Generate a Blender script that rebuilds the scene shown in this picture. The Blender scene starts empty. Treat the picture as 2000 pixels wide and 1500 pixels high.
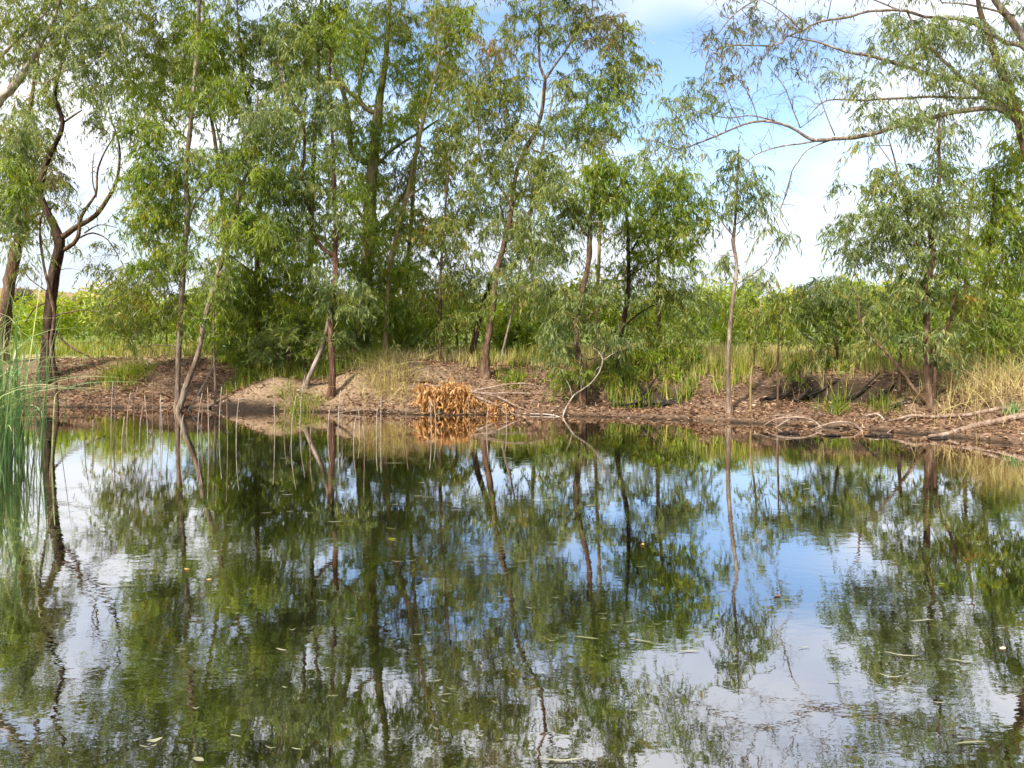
import bpy, math, random
import numpy as np
from mathutils import Vector

# ------------------------------------------------------------------ camera
SC = bpy.context.scene
COL = SC.collection
H, F, HOR = 2.06, 1500.0, 625.0          # eye height over the water, focal length and horizon row at 2000 px
cam_d = bpy.data.cameras.new('camera'); cam = bpy.data.objects.new('camera', cam_d); COL.objects.link(cam)
cam.location = (0, 0, H); cam.rotation_euler = (math.pi / 2, 0, 0)
cam_d.sensor_width = 36.0; cam_d.lens = 36.0 * F / 2000.0
cam_d.shift_y = -(750.0 - HOR) / 2000.0
cam_d.clip_start = 0.1; cam_d.clip_end = 5000
SC.camera = cam

# ------------------------------------------------------------------ sky and sun
SUN_EL, SUN_AZ = math.radians(43), math.atan2(-0.62, -0.78)     # azimuth of the sun from +Y towards +X
w = bpy.data.worlds.new('World'); SC.world = w; w.use_nodes = True
nt = w.node_tree; nt.nodes.clear()
def N(t, kind, **kw):
    n = t.nodes.new(kind)
    for k, v in kw.items(): setattr(n, k, v)
    return n
sky = N(nt, 'ShaderNodeTexSky', sky_type='NISHITA'); sky.sun_disc = False
sky.sun_elevation = SUN_EL; sky.sun_rotation = SUN_AZ; sky.air_density = 1.0; sky.dust_density = 0.6; sky.ozone_density = 4.0
bg = N(nt, 'ShaderNodeBackground'); bg.inputs['Strength'].default_value = 0.14
wo = N(nt, 'ShaderNodeOutputWorld')
tc = N(nt, 'ShaderNodeTexCoord'); sep = N(nt, 'ShaderNodeSeparateXYZ')
nt.links.new(tc.outputs['Generated'], sep.inputs[0])
zz = N(nt, 'ShaderNodeMath', operation='ADD'); zz.inputs[1].default_value = 0.22; zz.use_clamp = False
zm = N(nt, 'ShaderNodeMath', operation='MAXIMUM'); zm.inputs[1].default_value = 0.0
nt.links.new(sep.outputs['Z'], zm.inputs[0]); nt.links.new(zm.outputs[0], zz.inputs[0])
dx = N(nt, 'ShaderNodeMath', operation='DIVIDE'); dy = N(nt, 'ShaderNodeMath', operation='DIVIDE')
nt.links.new(sep.outputs['X'], dx.inputs[0]); nt.links.new(zz.outputs[0], dx.inputs[1])
nt.links.new(sep.outputs['Y'], dy.inputs[0]); nt.links.new(zz.outputs[0], dy.inputs[1])
cmb = N(nt, 'ShaderNodeCombineXYZ'); cmb.inputs[2].default_value = 20.8
nt.links.new(dx.outputs[0], cmb.inputs[0]); nt.links.new(dy.outputs[0], cmb.inputs[1])
cn = N(nt, 'ShaderNodeTexNoise'); cn.inputs['Scale'].default_value = 0.8; cn.inputs['Detail'].default_value = 4; cn.inputs['Roughness'].default_value = 0.52
nt.links.new(cmb.outputs[0], cn.inputs['Vector'])
cr = N(nt, 'ShaderNodeValToRGB'); cr.color_ramp.elements[0].position = 0.36; cr.color_ramp.elements[1].position = 0.52
cr.color_ramp.elements[0].color = (0.04, 0.04, 0.04, 1); cr.color_ramp.elements[1].color = (0.9, 0.9, 0.9, 1)
nt.links.new(cn.outputs['Fac'], cr.inputs['Fac'])
cmx = N(nt, 'ShaderNodeMix', data_type='RGBA'); cmx.inputs['B'].default_value = (5.0, 5.05, 5.25, 1)
hz = N(nt, 'ShaderNodeMapRange'); hz.interpolation_type = 'SMOOTHSTEP'      # thin haze towards the horizon
for k_, v_ in (('From Min', 0.0), ('From Max', 0.27), ('To Min', 0.9), ('To Max', 0.0)): hz.inputs[k_].default_value = v_
nt.links.new(zm.outputs[0], hz.inputs['Value'])
nt.links.new(cr.outputs['Color'], cmx.inputs['Factor']); nt.links.new(sky.outputs[0], cmx.inputs['A'])
hx_ = N(nt, 'ShaderNodeMix', data_type='RGBA'); hx_.inputs['B'].default_value = (3.1, 3.35, 3.8, 1)
nt.links.new(hz.outputs[0], hx_.inputs['Factor']); nt.links.new(cmx.outputs['Result'], hx_.inputs['A'])
nt.links.new(hx_.outputs['Result'], bg.inputs['Color']); nt.links.new(bg.outputs[0], wo.inputs[0])

sd = bpy.data.lights.new('sun', 'SUN'); sun = bpy.data.objects.new('sun', sd); COL.objects.link(sun)
sd.energy = 4.4; sd.angle = math.radians(4); sd.color = (1.0, 0.94, 0.84)
tos = Vector((math.sin(SUN_AZ) * math.cos(SUN_EL), math.cos(SUN_AZ) * math.cos(SUN_EL), math.sin(SUN_EL)))
sun.rotation_euler = tos.to_track_quat('Z', 'Y').to_euler(); sun.location = (-20, -15, 30)

SC.view_settings.view_transform = 'Standard'; SC.view_settings.look = 'None'
SC.view_settings.exposure = 1.02; SC.view_settings.gamma = 1.0; SC.view_settings.use_curve_mapping = False
SC.render.engine = 'CYCLES'; SC.cycles.use_adaptive_sampling = True; SC.cycles.adaptive_threshold = 0.025
SC.cycles.max_bounces = 6; SC.cycles.diffuse_bounces = 3; SC.cycles.glossy_bounces = 2
SC.cycles.transmission_bounces = 4; SC.cycles.transparent_max_bounces = 4
SC.cycles.caustics_reflective = False; SC.cycles.caustics_refractive = False

# ------------------------------------------------------------------ helpers
def at(px, py, Y): return np.array([(px - 1000.0) * Y / F, Y, H - (py - HOR) * Y / F])
def tag(o, label=None, cat=None, group=None, kind=None):
    if label: o['label'] = label
    if cat: o['category'] = cat
    if group: o['group'] = group
    if kind: o['kind'] = kind
    return o
def empty(name, loc):
    o = bpy.data.objects.new(name, None); COL.objects.link(o); o.location = [float(c) for c in loc]; o.empty_display_size = .2
    return o
def mesh_np(name, V, faces, mats, parent=None, attr=None, smooth=False, origin=None):
    """faces: list of index arrays (n,3) or (n,4); attr: per-face float 'tone'; V in world coordinates"""
    V = np.asarray(V, dtype=np.float64)
    if parent is not None: V = V - np.array(parent.location)
    elif origin is not None: V = V - np.asarray(origin)
    me = bpy.data.meshes.new(name)
    faces = [np.asarray(f, dtype=np.int64) for f in faces if len(f)]
    nl = sum(f.size for f in faces); nf = sum(len(f) for f in faces)
    me.vertices.add(len(V)); me.vertices.foreach_set('co', V.astype(np.float32).ravel())
    me.loops.add(nl); me.loops.foreach_set('vertex_index', np.concatenate([f.ravel() for f in faces]).astype(np.int32))
    tot = np.concatenate([np.full(len(f), f.shape[1]) for f in faces]).astype(np.int32)
    st = np.concatenate([[0], np.cumsum(tot)[:-1]]).astype(np.int32)
    me.polygons.add(nf); me.polygons.foreach_set('loop_start', st)
    try: me.polygons.foreach_set('loop_total', tot)
    except Exception: pass
    if attr is not None:
        a = me.attributes.new('tone', 'FLOAT', 'FACE'); a.data.foreach_set('value', np.asarray(attr, dtype=np.float32))
    me.update(calc_edges=True); me.validate()
    if smooth: me.polygons.foreach_set('use_smooth', np.ones(len(me.polygons), dtype=bool))
    me.materials.append(mats)
    o = bpy.data.objects.new(name, me); COL.objects.link(o)
    if parent is not None: o.parent = parent
    elif origin is not None: o.location = [float(c) for c in origin]
    return o

class MB:
    def __init__(s): s.V = []; s.Q = []; s.T = []; s.n = 0
    def tube(s, path, rad, sides=8, rng=None, wob=0.0, flare=False):
        P = np.asarray(path, float); R = np.asarray(rad, float); n = len(P)
        T = np.gradient(P, axis=0); T /= np.linalg.norm(T, axis=1)[:, None] + 1e-9
        ref = np.array([0.31, 0.95, 0.05]) if abs(T[0, 1]) < .8 else np.array([1.0, 0.1, 0.2])
        A = np.cross(T, ref); A /= np.linalg.norm(A, axis=1)[:, None] + 1e-9
        B = np.cross(T, A)
        th = np.arange(sides) * 2 * math.pi / sides
        rr = np.repeat(R[:, None], sides, 1)
        if rng is not None and wob > 0:
            rr = rr * (1 + wob * rng.standard_normal((n, sides)) + wob * rng.standard_normal(sides)[None])
        ring = P[:, None] + (np.cos(th)[None, :, None] * A[:, None] + np.sin(th)[None, :, None] * B[:, None]) * rr[..., None]
        b = s.n; s.V.append(ring.reshape(-1, 3))
        i = np.arange(n - 1)[:, None] * sides; j = np.arange(sides)[None]; k = (j + 1) % sides
        s.Q.append(np.stack([b + i + j, b + i + k, b + i + sides + k, b + i + sides + j], -1).reshape(-1, 4))
        s.n += n * sides
        s.V.append(P[[0, -1]]); c0, c1 = s.n, s.n + 1; s.n += 2
        jj = np.arange(sides); kk = (jj + 1) % sides; e = b + (n - 1) * sides
        s.T.append(np.stack([np.full(sides, c0), b + kk, b + jj], -1)); s.T.append(np.stack([np.full(sides, c1), e + jj, e + kk], -1))
    def build(s, name, mat, parent=None, smooth=True, origin=None):
        return mesh_np(name, np.concatenate(s.V), [np.concatenate(s.Q) if s.Q else [], np.concatenate(s.T) if s.T else []], mat, parent, None, smooth, origin)

def spline(P, step=0.12):
    """Catmull-Rom through the rows of P (any number of columns), sampled about every step metres"""
    P = np.asarray(P, float)
    if len(P) == 2: P = np.array([P[0], (P[0] + P[1]) / 2, P[1]])
    Q = np.vstack([2 * P[0] - P[1], P, 2 * P[-1] - P[-2]]); out = []
    for i in range(1, len(Q) - 2):
        m = max(2, int(np.linalg.norm(Q[i + 1, :3] - Q[i, :3]) / step)); t = (np.arange(m) / m)[:, None]
        a, b, c, d = Q[i - 1], Q[i], Q[i + 1], Q[i + 2]
        out.append(.5 * (2 * b + (c - a) * t + (2 * a - 5 * b + 4 * c - d) * t ** 2 + (3 * b - a - 3 * c + d) * t ** 3))
    out.append(P[-1:]); return np.vstack(out)

# ------------------------------------------------------------------ materials
def mat_new(name):
    m = bpy.data.materials.new(name); m.use_nodes = True
    t = m.node_tree; t.nodes.clear(); o = N(t, 'ShaderNodeOutputMaterial'); return m, t, o
def ramp(t, stops):
    r = N(t, 'ShaderNodeValToRGB'); e = r.color_ramp.elements
    while len(e) < len(stops): e.new(.5)
    for k, (p, c) in enumerate(stops): e[k].position = p; e[k].color = (*c, 1)
    return r
def leaf_mat(name, stops, transl=0.5, rough=0.42, spec=0.5):
    m, t, o = mat_new(name)
    a = N(t, 'ShaderNodeAttribute'); a.attribute_name = 'tone'
    r = ramp(t, stops); t.links.new(a.outputs['Fac'], r.inputs['Fac'])
    p = N(t, 'ShaderNodeBsdfPrincipled'); p.inputs['Roughness'].default_value = rough; p.inputs['Specular IOR Level'].default_value = spec
    t.links.new(r.outputs[0], p.inputs['Base Color'])
    tr = N(t, 'ShaderNodeBsdfTranslucent')
    hs = N(t, 'ShaderNodeHueSaturation'); hs.inputs['Saturation'].default_value = 1.15; hs.inputs['Value'].default_value = 1.5; hs.inputs['Hue'].default_value = 0.49
    t.links.new(r.outputs[0], hs.inputs['Color']); t.links.new(hs.outputs[0], tr.inputs['Color'])
    mx = N(t, 'ShaderNodeMixShader'); mx.inputs[0].default_value = transl
    t.links.new(p.outputs[0], mx.inputs[1]); t.links.new(tr.outputs[0], mx.inputs[2]); t.links.new(mx.outputs[0], o.inputs[0])
    return m
LEAF = {
 'grey':  leaf_mat('grey_green_leaf', [(0, (0.068, 0.111, 0.030)), (.3, (0.144, 0.201, 0.062)), (.6, (0.229, 0.281, 0.095)), (.85, (0.286, 0.351, 0.075)), (1, (0.383, 0.300, 0.075))]),
 'green': leaf_mat('green_leaf', [(0, (0.060, 0.106, 0.015)), (.3, (0.133, 0.203, 0.025)), (.6, (0.206, 0.291, 0.041)), (.85, (0.317, 0.388, 0.041)), (1, (0.413, 0.348, 0.046))]),
 'olive': leaf_mat('olive_leaf', [(0, (0.070, 0.099, 0.018)), (.3, (0.150, 0.188, 0.037)), (.6, (0.219, 0.276, 0.051)), (.85, (0.297, 0.316, 0.056)), (1, (0.397, 0.238, 0.049))]),
 'yellow': leaf_mat('yellow_green_leaf', [(0, (0.107, 0.168, 0.015)), (.4, (0.182, 0.266, 0.024)), (.75, (0.273, 0.350, 0.034)), (1, (0.394, 0.364, 0.053))]),
 'brown': leaf_mat('brown_tinged_leaf', [(0, (0.068, 0.085, 0.024)), (.35, (0.131, 0.155, 0.048)), (.65, (0.206, 0.193, 0.062)), (1, (0.303, 0.170, 0.062))]),
 'orange': leaf_mat('dead_orange_leaf', [(0, (0.224, 0.102, 0.035)), (.4, (0.426, 0.217, 0.072)), (.75, (0.569, 0.327, 0.120)), (1, (0.630, 0.484, 0.271))], .2, .6, .2),
 'litter': leaf_mat('fallen_leaf', [(0, (0.077, 0.040, 0.023)), (.3, (0.196, 0.105, 0.056)), (.6, (0.349, 0.207, 0.120)), (.85, (0.502, 0.347, 0.216)), (1, (0.697, 0.534, 0.372))], .08, .6, .25),
 'straw': leaf_mat('dry_straw', [(0, (0.240, 0.180, 0.069)), (.4, (0.456, 0.360, 0.149)), (.75, (0.624, 0.528, 0.253)), (1, (0.456, 0.456, 0.138))], .25, .6, .2),
 'grass': leaf_mat('fresh_grass', [(0, (0.083, 0.142, 0.018)), (.5, (0.182, 0.255, 0.029)), (.8, (0.331, 0.354, 0.053)), (1, (0.563, 0.426, 0.116))], .3, .5, .25),
 'reed':  leaf_mat('reed_blade', [(0, (0.071, 0.155, 0.051)), (.45, (0.154, 0.275, 0.095)), (.75, (0.282, 0.347, 0.113)), (1, (0.576, 0.602, 0.292))], .25, .4, .4),
 'deadreed': leaf_mat('dead_reed', [(0, (.16, .11, .065)), (.5, (.30, .22, .14)), (1, (.42, .34, .23))], .1, .6, .2),
 'far': leaf_mat('distant_leaf', [(0, (.06, .075, .04)), (.5, (.11, .125, .07)), (1, (.17, .15, .09))], .2, .7, .1),
 'pale': leaf_mat('floating_blade', [(0, (0.179, 0.173, 0.083)), (.5, (0.238, 0.240, 0.141)), (1, (0.298, 0.278, 0.183))], .1, .6, .2),
}
def bark_mat(name, cols, scale=6.0, stretch=0.22, moss=None):
    m, t, o = mat_new(name)
    c = N(t, 'ShaderNodeTexCoord'); mp = N(t, 'ShaderNodeMapping'); mp.inputs['Scale'].default_value = (scale, scale, scale * stretch)
    t.links.new(c.outputs['Object'], mp.inputs[0])
    n = N(t, 'ShaderNodeTexNoise'); n.inputs['Scale'].default_value = 1.0; n.inputs['Detail'].default_value = 8; n.inputs['Roughness'].default_value = .72; n.inputs['Distortion'].default_value = 1.2
    t.links.new(mp.outputs[0], n.inputs['Vector'])
    r = ramp(t, [(.34 + .30 * i / (len(cols) - 1), k) for i, k in enumerate(cols)]); t.links.new(n.outputs['Fac'], r.inputs['Fac'])
    p = N(t, 'ShaderNodeBsdfPrincipled'); p.inputs['Roughness'].default_value = .85; p.inputs['Specular IOR Level'].default_value = .2
    n2 = N(t, 'ShaderNodeTexNoise'); n2.inputs['Scale'].default_value = 7; n2.inputs['Detail'].default_value = 6; t.links.new(mp.outputs[0], n2.inputs['Vector'])
    b = N(t, 'ShaderNodeBump'); b.inputs['Strength'].default_value = 1.0; b.inputs['Distance'].default_value = .035
    t.links.new(n2.outputs['Fac'], b.inputs['Height']); t.links.new(b.outputs[0], p.inputs['Normal'])
    if moss:
        n3 = N(t, 'ShaderNodeTexNoise'); n3.inputs['Scale'].default_value = 2.2; n3.inputs['Detail'].default_value = 5; t.links.new(c.outputs['Object'], n3.inputs['Vector'])
        r3 = ramp(t, [(.42, (0, 0, 0)), (.60, (1, 1, 1))]); t.links.new(n3.outputs['Fac'], r3.inputs['Fac'])
        x = N(t, 'ShaderNodeMix', data_type='RGBA'); x.inputs['B'].default_value = (*moss, 1)
        t.links.new(r3.outputs[0], x.inputs['Factor']); t.links.new(r.outputs[0], x.inputs['A']); t.links.new(x.outputs['Result'], p.inputs['Base Color'])
    else: t.links.new(r.outputs[0], p.inputs['Base Color'])
    t.links.new(p.outputs[0], o.inputs[0]); return m
BARK = {
 'pale': bark_mat('pale_pink_bark', [(0.070, 0.044, 0.028), (0.170, 0.114, 0.077), (0.270, 0.203, 0.148), (0.439, 0.395, 0.327)]),
 'grey': bark_mat('grey_bark', [(0.075, 0.050, 0.034), (0.188, 0.138, 0.103), (0.300, 0.234, 0.190), (0.475, 0.408, 0.356)]),
 'brown': bark_mat('brown_bark', [(0.030, 0.017, 0.010), (0.085, 0.049, 0.029), (0.160, 0.100, 0.060), (0.300, 0.209, 0.136)]),
 'red': bark_mat('red_brown_bark', [(0.028, 0.014, 0.008), (0.081, 0.039, 0.023), (0.152, 0.078, 0.046), (0.285, 0.207, 0.140)]),
 'dark': bark_mat('dark_bark', [(0.012, 0.008, 0.005), (0.030, 0.018, 0.012), (0.065, 0.038, 0.024), (0.150, 0.095, 0.060)]),
 'moss': bark_mat('mossy_bark', [(.05, .04, .02), (.13, .10, .05), (.22, .17, .09), (.30, .23, .13)], moss=(.13, .15, .025)),
 'tan': bark_mat('tan_bark', [(.14, .085, .04), (.27, .18, .09), (.38, .27, .15), (.46, .37, .26)], moss=(.20, .19, .04)),
 'black': bark_mat('wet_black_wood', [(.010, .008, .007), (.022, .017, .014), (.045, .034, .028), (.10, .08, .065)]),
 'bleach': bark_mat('bleached_wood', [(.20, .15, .11), (.36, .29, .23), (.48, .41, .34), (.60, .54, .48)]),
 'fallen': bark_mat('fallen_wood', [(0.104, 0.067, 0.043), (0.209, 0.138, 0.095), (0.314, 0.223, 0.162), (0.408, 0.323, 0.252)]),
}

# ------------------------------------------------------------------ ground, pond
SHORE = np.array([(-11.5, 18.3), (-9.2, 18.05), (-7.0, 17.95), (-5.6, 17.45), (-4.1, 17.15), (-2.0, 16.75), (0, 16.72), (1.64, 16.4), (3.2, 15.9),
                  (5.07, 15.2), (6.7, 14.35), (7.7, 13.6), (8.5, 12.5), (9.3, 11), (9.8, 8), (9.2, 4.5), (6, 1.9), (0, 1.3), (-6, 1.9), (-9.2, 5), (-9.6, 9), (-9.9, 12), (-10.6, 15)])
def shore_dist(x, y):
    x = np.asarray(x, float); y = np.asarray(y, float)
    d = np.full(x.shape, 1e9); ins = np.zeros(x.shape, bool); n = len(SHORE)
    for i in range(n):
        a, b = SHORE[i], SHORE[(i + 1) % n]; ab = b - a
        t = np.clip(((x - a[0]) * ab[0] + (y - a[1]) * ab[1]) / (ab @ ab), 0, 1)
        d = np.minimum(d, np.hypot(x - a[0] - t * ab[0], y - a[1] - t * ab[1]))
        c = ((a[1] > y) != (b[1] > y)) & (x < (b[0] - a[0]) * (y - a[1]) / (b[1] - a[1] + 1e-12) + a[0]); ins ^= c
    return np.where(ins, -d, d)
def wob(x, y):
    return (np.sin(x * 1.7 + 1.3 * np.sin(y * 1.1)) * np.sin(y * 2.1 + 1.1 * np.sin(x * .9 + 2)) * .5
            + .3 * np.sin(x * 4.3 + 2 * np.sin(y * 2.7)) * np.sin(y * 3.9 + x * 1.3) + .2 * np.sin(x * 9.1 + y * 3.3) * np.sin(y * 8.3 - x * 2.1))
def sstep(a, b, v): t = np.clip((v - a) / (b - a), 0, 1); return t * t * (3 - 2 * t)
MOUND = (-5.75, 18.15)
def ground(x, y):
    x = np.asarray(x, float); y = np.asarray(y, float)
    d = shore_dist(x, y) + .16 * wob(x * 1.3, y * 1.3) + .07 * wob(x * 5.3, y * 4.7 + 1)
    z = np.where(d > 0, .07 * sstep(0, .14, d) + .88 * sstep(-.1, 3.2, d), -1.1 * sstep(0, 2.5, -d))
    z = z + .06 * wob(x, y) * sstep(.1, .8, d) * (1 - .7 * sstep(8, 20, d))
    m = np.hypot((x - MOUND[0]) / 1.3 + .12 * wob(x * 3, y * 3), (y - MOUND[1]) / .8 + .1 * wob(y * 3, x * 3)); z = z + .50 * np.clip(1 - m, 0, 1) ** .85 * np.where(d > -.2, 1, 0)
    z = z + .46 * np.exp(-((np.abs(x + 2.9) / 1.7) ** 2.5 + ((y - 18.5) / .8) ** 2))
    z = z - .30 * np.exp(-(((x - 3.1) / .9) ** 2 + ((y - 17.1) / .35) ** 2)) - .34 * np.exp(-(((x - 7.0) / 1.3) ** 2 + ((y - 16.2 + .25 * (x - 7)) / .4) ** 2))
    z = z + .035 * wob(x * 4.1 + 3, y * 4.7) * sstep(.1, .5, d) * np.exp(-((np.abs(x + 4) / 3) ** 4))
    return z + .004 * np.clip(y - 60, 0, None) * .5
def gz(x, y): return float(ground(np.array([x]), np.array([y]))[0])
def hit(px, py, lo=12.0, hi=60.0):
    """depth at which the sight line through a picture point of the bank meets the ground"""
    Y = np.linspace(lo, hi, 1600); X = (px - 1000) * Y / F; Z = H - (py - HOR) * Y / F
    g = ground(X, Y); k = np.nonzero(g >= Z)[0]
    return float(Y[k[0]]) if len(k) else hi

def axis(lo, hi, step, far0, far1, g=1.16):
    a = list(np.arange(lo, hi, step)); s = step; v = hi
    while v < far1: a.append(v); s *= g; v += s
    s = step * g; v = lo - s
    while v > far0: a.insert(0, v); s *= g; v -= s
    return np.array(a)
gx = axis(-13, 12, .10, -900, 900); gy = axis(11.5, 23, .085, -300, 1500)
GX, GY = np.meshgrid(gx, gy); GZ = ground(GX, GY)
nx, ny = len(gx), len(gy)
I = (np.arange(ny - 1)[:, None] * nx + np.arange(nx - 1)[None]).ravel()
gm, t, o = mat_new('bank_and_field')
a = N(t, 'ShaderNodeAttribute'); a.attribute_name = 'soil'
c = N(t, 'ShaderNodeTexCoord')
n1 = N(t, 'ShaderNodeTexNoise'); n1.inputs['Scale'].default_value = 14; n1.inputs['Detail'].default_value = 9; n1.inputs['Roughness'].default_value = .68; t.links.new(c.outputs['Object'], n1.inputs['Vector'])
r1 = ramp(t, [(.25, (.42, .38, .36)), (.5, (.95, .95, .95)), (.75, (1.5, 1.45, 1.4))]); t.links.new(n1.outputs['Fac'], r1.inputs['Fac'])
mu = N(t, 'ShaderNodeMix', data_type='RGBA', blend_type='MULTIPLY'); mu.inputs['Factor'].default_value = 1
t.links.new(a.outputs['Color'], mu.inputs['A']); t.links.new(r1.outputs[0], mu.inputs['B'])
p = N(t, 'ShaderNodeBsdfPrincipled'); p.inputs['Roughness'].default_value = .95; p.inputs['Specular IOR Level'].default_value = .1
t.links.new(mu.outputs['Result'], p.inputs['Base Color'])
bp = N(t, 'ShaderNodeBump'); bp.inputs['Strength'].default_value = .8; bp.inputs['Distance'].default_value = .04; t.links.new(n1.outputs['Fac'], bp.inputs['Height']); t.links.new(bp.outputs[0], p.inputs['Normal'])
t.links.new(p.outputs[0], o.inputs[0])
go = mesh_np('ground', np.stack([GX, GY, GZ], -1).reshape(-1, 3), [np.stack([I, I + 1, I + 1 + nx, I + nx], -1)], gm, smooth=True)
D = shore_dist(GX, GY); Wn = wob(GX * .8, GY * .8)
litter = np.array([.19, .125, .082]); soil = np.array([.27, .19, .12]); straw = np.array([.42, .35, .17]); green = np.array([.15, .19, .045]); mud_and_shade = np.array([.028, .02, .014]); drys = np.array([.36, .31, .15])
colr = np.broadcast_to(litter, GX.shape + (3,)).copy()
def blend(cc, c2, f): return cc * (1 - f[..., None]) + c2 * f[..., None]
colr = blend(colr, soil, np.clip(np.exp(-(((GX + 5.75) / 1.0) ** 2 + ((GY - 18.1) / .6) ** 2) * 1.2) * 1.4, 0, 1))
colr = blend(colr, soil * .95, np.clip(np.exp(-((np.abs(GX + 3.2) / 2.3) ** 4 + ((GY - 18.2) / 1.1) ** 2)) * 1.3, 0, 1))
colr = blend(colr, straw, sstep(2.6, 4.2, D + Wn) * sstep(-13, -3, GX))
colr = blend(colr, drys, sstep(2.8, 4.2, D) * (1 - sstep(-13, -3, GX)))
colr = blend(colr, green, sstep(11, 16, D + 2 * Wn))
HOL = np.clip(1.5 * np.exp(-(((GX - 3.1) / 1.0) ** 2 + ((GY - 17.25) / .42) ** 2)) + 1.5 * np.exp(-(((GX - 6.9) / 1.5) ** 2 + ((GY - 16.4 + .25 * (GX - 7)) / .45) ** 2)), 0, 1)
colr = blend(colr, mud_and_shade, HOL * .9)  # hollows: dark soil, with the shade of the dips painted into the colour
colr = blend(colr, mud_and_shade, 1 - sstep(-.02, .14, D + .12 * wob(GX * 1.3, GY * 1.3)))
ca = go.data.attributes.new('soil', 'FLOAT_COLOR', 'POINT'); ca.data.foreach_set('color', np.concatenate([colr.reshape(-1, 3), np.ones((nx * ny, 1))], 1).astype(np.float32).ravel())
tag(go, kind='structure')

wm, t, o = mat_new('still_dark_water')
c = N(t, 'ShaderNodeTexCoord'); mp = N(t, 'ShaderNodeMapping'); mp.inputs['Scale'].default_value = (1.0, 1.7, 1)
t.links.new(c.outputs['Object'], mp.inputs[0])
na = N(t, 'ShaderNodeTexNoise'); na.inputs['Scale'].default_value = 5.5; na.inputs['Detail'].default_value = 3.0; na.inputs['Roughness'].default_value = .5
nb = N(t, 'ShaderNodeTexNoise'); nb.inputs['Scale'].default_value = .55; nb.inputs['Detail'].default_value = 2
t.links.new(mp.outputs[0], na.inputs['Vector']); t.links.new(c.outputs['Object'], nb.inputs['Vector'])
ra = ramp(t, [(.38, (.22, .22, .22)), (.66, (1, 1, 1))]); t.links.new(nb.outputs['Fac'], ra.inputs['Fac'])
ml = N(t, 'ShaderNodeMath', operation='MULTIPLY'); t.links.new(na.outputs['Fac'], ml.inputs[0]); t.links.new(ra.outputs[0], ml.inputs[1])
bp = N(t, 'ShaderNodeBump'); bp.inputs['Strength'].default_value = 1.0; bp.inputs['Distance'].default_value = .0011; t.links.new(na.outputs['Fac'], bp.inputs['Height'])
t.links.new(ra.outputs[0], bp.inputs['Strength'])
df = N(t, 'ShaderNodeBsdfDiffuse'); df.inputs['Color'].default_value = (.006, .005, .003, 1)
gl = N(t, 'ShaderNodeBsdfGlossy'); gl.inputs['Roughness'].default_value = .015; gl.inputs['Color'].default_value = (.97, .95, .92, 1)
fr = N(t, 'ShaderNodeFresnel'); fr.inputs['IOR'].default_value = 1.5
mr = N(t, 'ShaderNodeMapRange'); mr.inputs['From Min'].default_value = 0; mr.inputs['From Max'].default_value = .5; mr.inputs['To Min'].default_value = .44; mr.inputs['To Max'].default_value = .90
t.links.new(fr.outputs[0], mr.inputs['Value'])
for s in (gl, df): t.links.new(bp.outputs[0], s.inputs['Normal'])
mx = N(t, 'ShaderNodeMixShader'); t.links.new(mr.outputs[0], mx.inputs[0]); t.links.new(df.outputs[0], mx.inputs[1]); t.links.new(gl.outputs[0], mx.inputs[2]); t.links.new(mx.outputs[0], o.inputs[0])
tag(mesh_np('pond_water', [(-14, -1, 0), (12, -1, 0), (12, 20, 0), (-14, 20, 0)], [[(0, 1, 2, 3)]], wm), kind='structure')

# ------------------------------------------------------------------ leaves
def unit(v): return v / (np.linalg.norm(v, axis=-1, keepdims=True) + 1e-9)
def leaf_quads(pos, d, ln, wd, rng, sag=.06):
    """one folded lance-shaped leaf (two triangles) at every pos along d"""
    n = len(pos); w = unit(np.cross(d, rng.standard_normal((n, 3)))); up = np.cross(w, d)
    bend = (rng.standard_normal((n, 1)) * sag) * ln[:, None]
    mid = pos + d * (ln * .42)[:, None] + up * bend + w * (rng.standard_normal((n, 1)) * .5 * sag) * ln[:, None]
    V = np.stack([pos, mid + w * wd[:, None] / 2 + up * wd[:, None] * .18, pos + d * ln[:, None], mid - w * wd[:, None] / 2 + up * wd[:, None] * .18], 1).reshape(-1, 3)
    b = np.arange(n)[:, None] * 4
    return V, np.concatenate([np.stack([b + 0, b + 1, b + 2], -1).reshape(-1, 1, 3), np.stack([b + 0, b + 2, b + 3], -1).reshape(-1, 1, 3)], 1).reshape(-1, 3)
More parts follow.
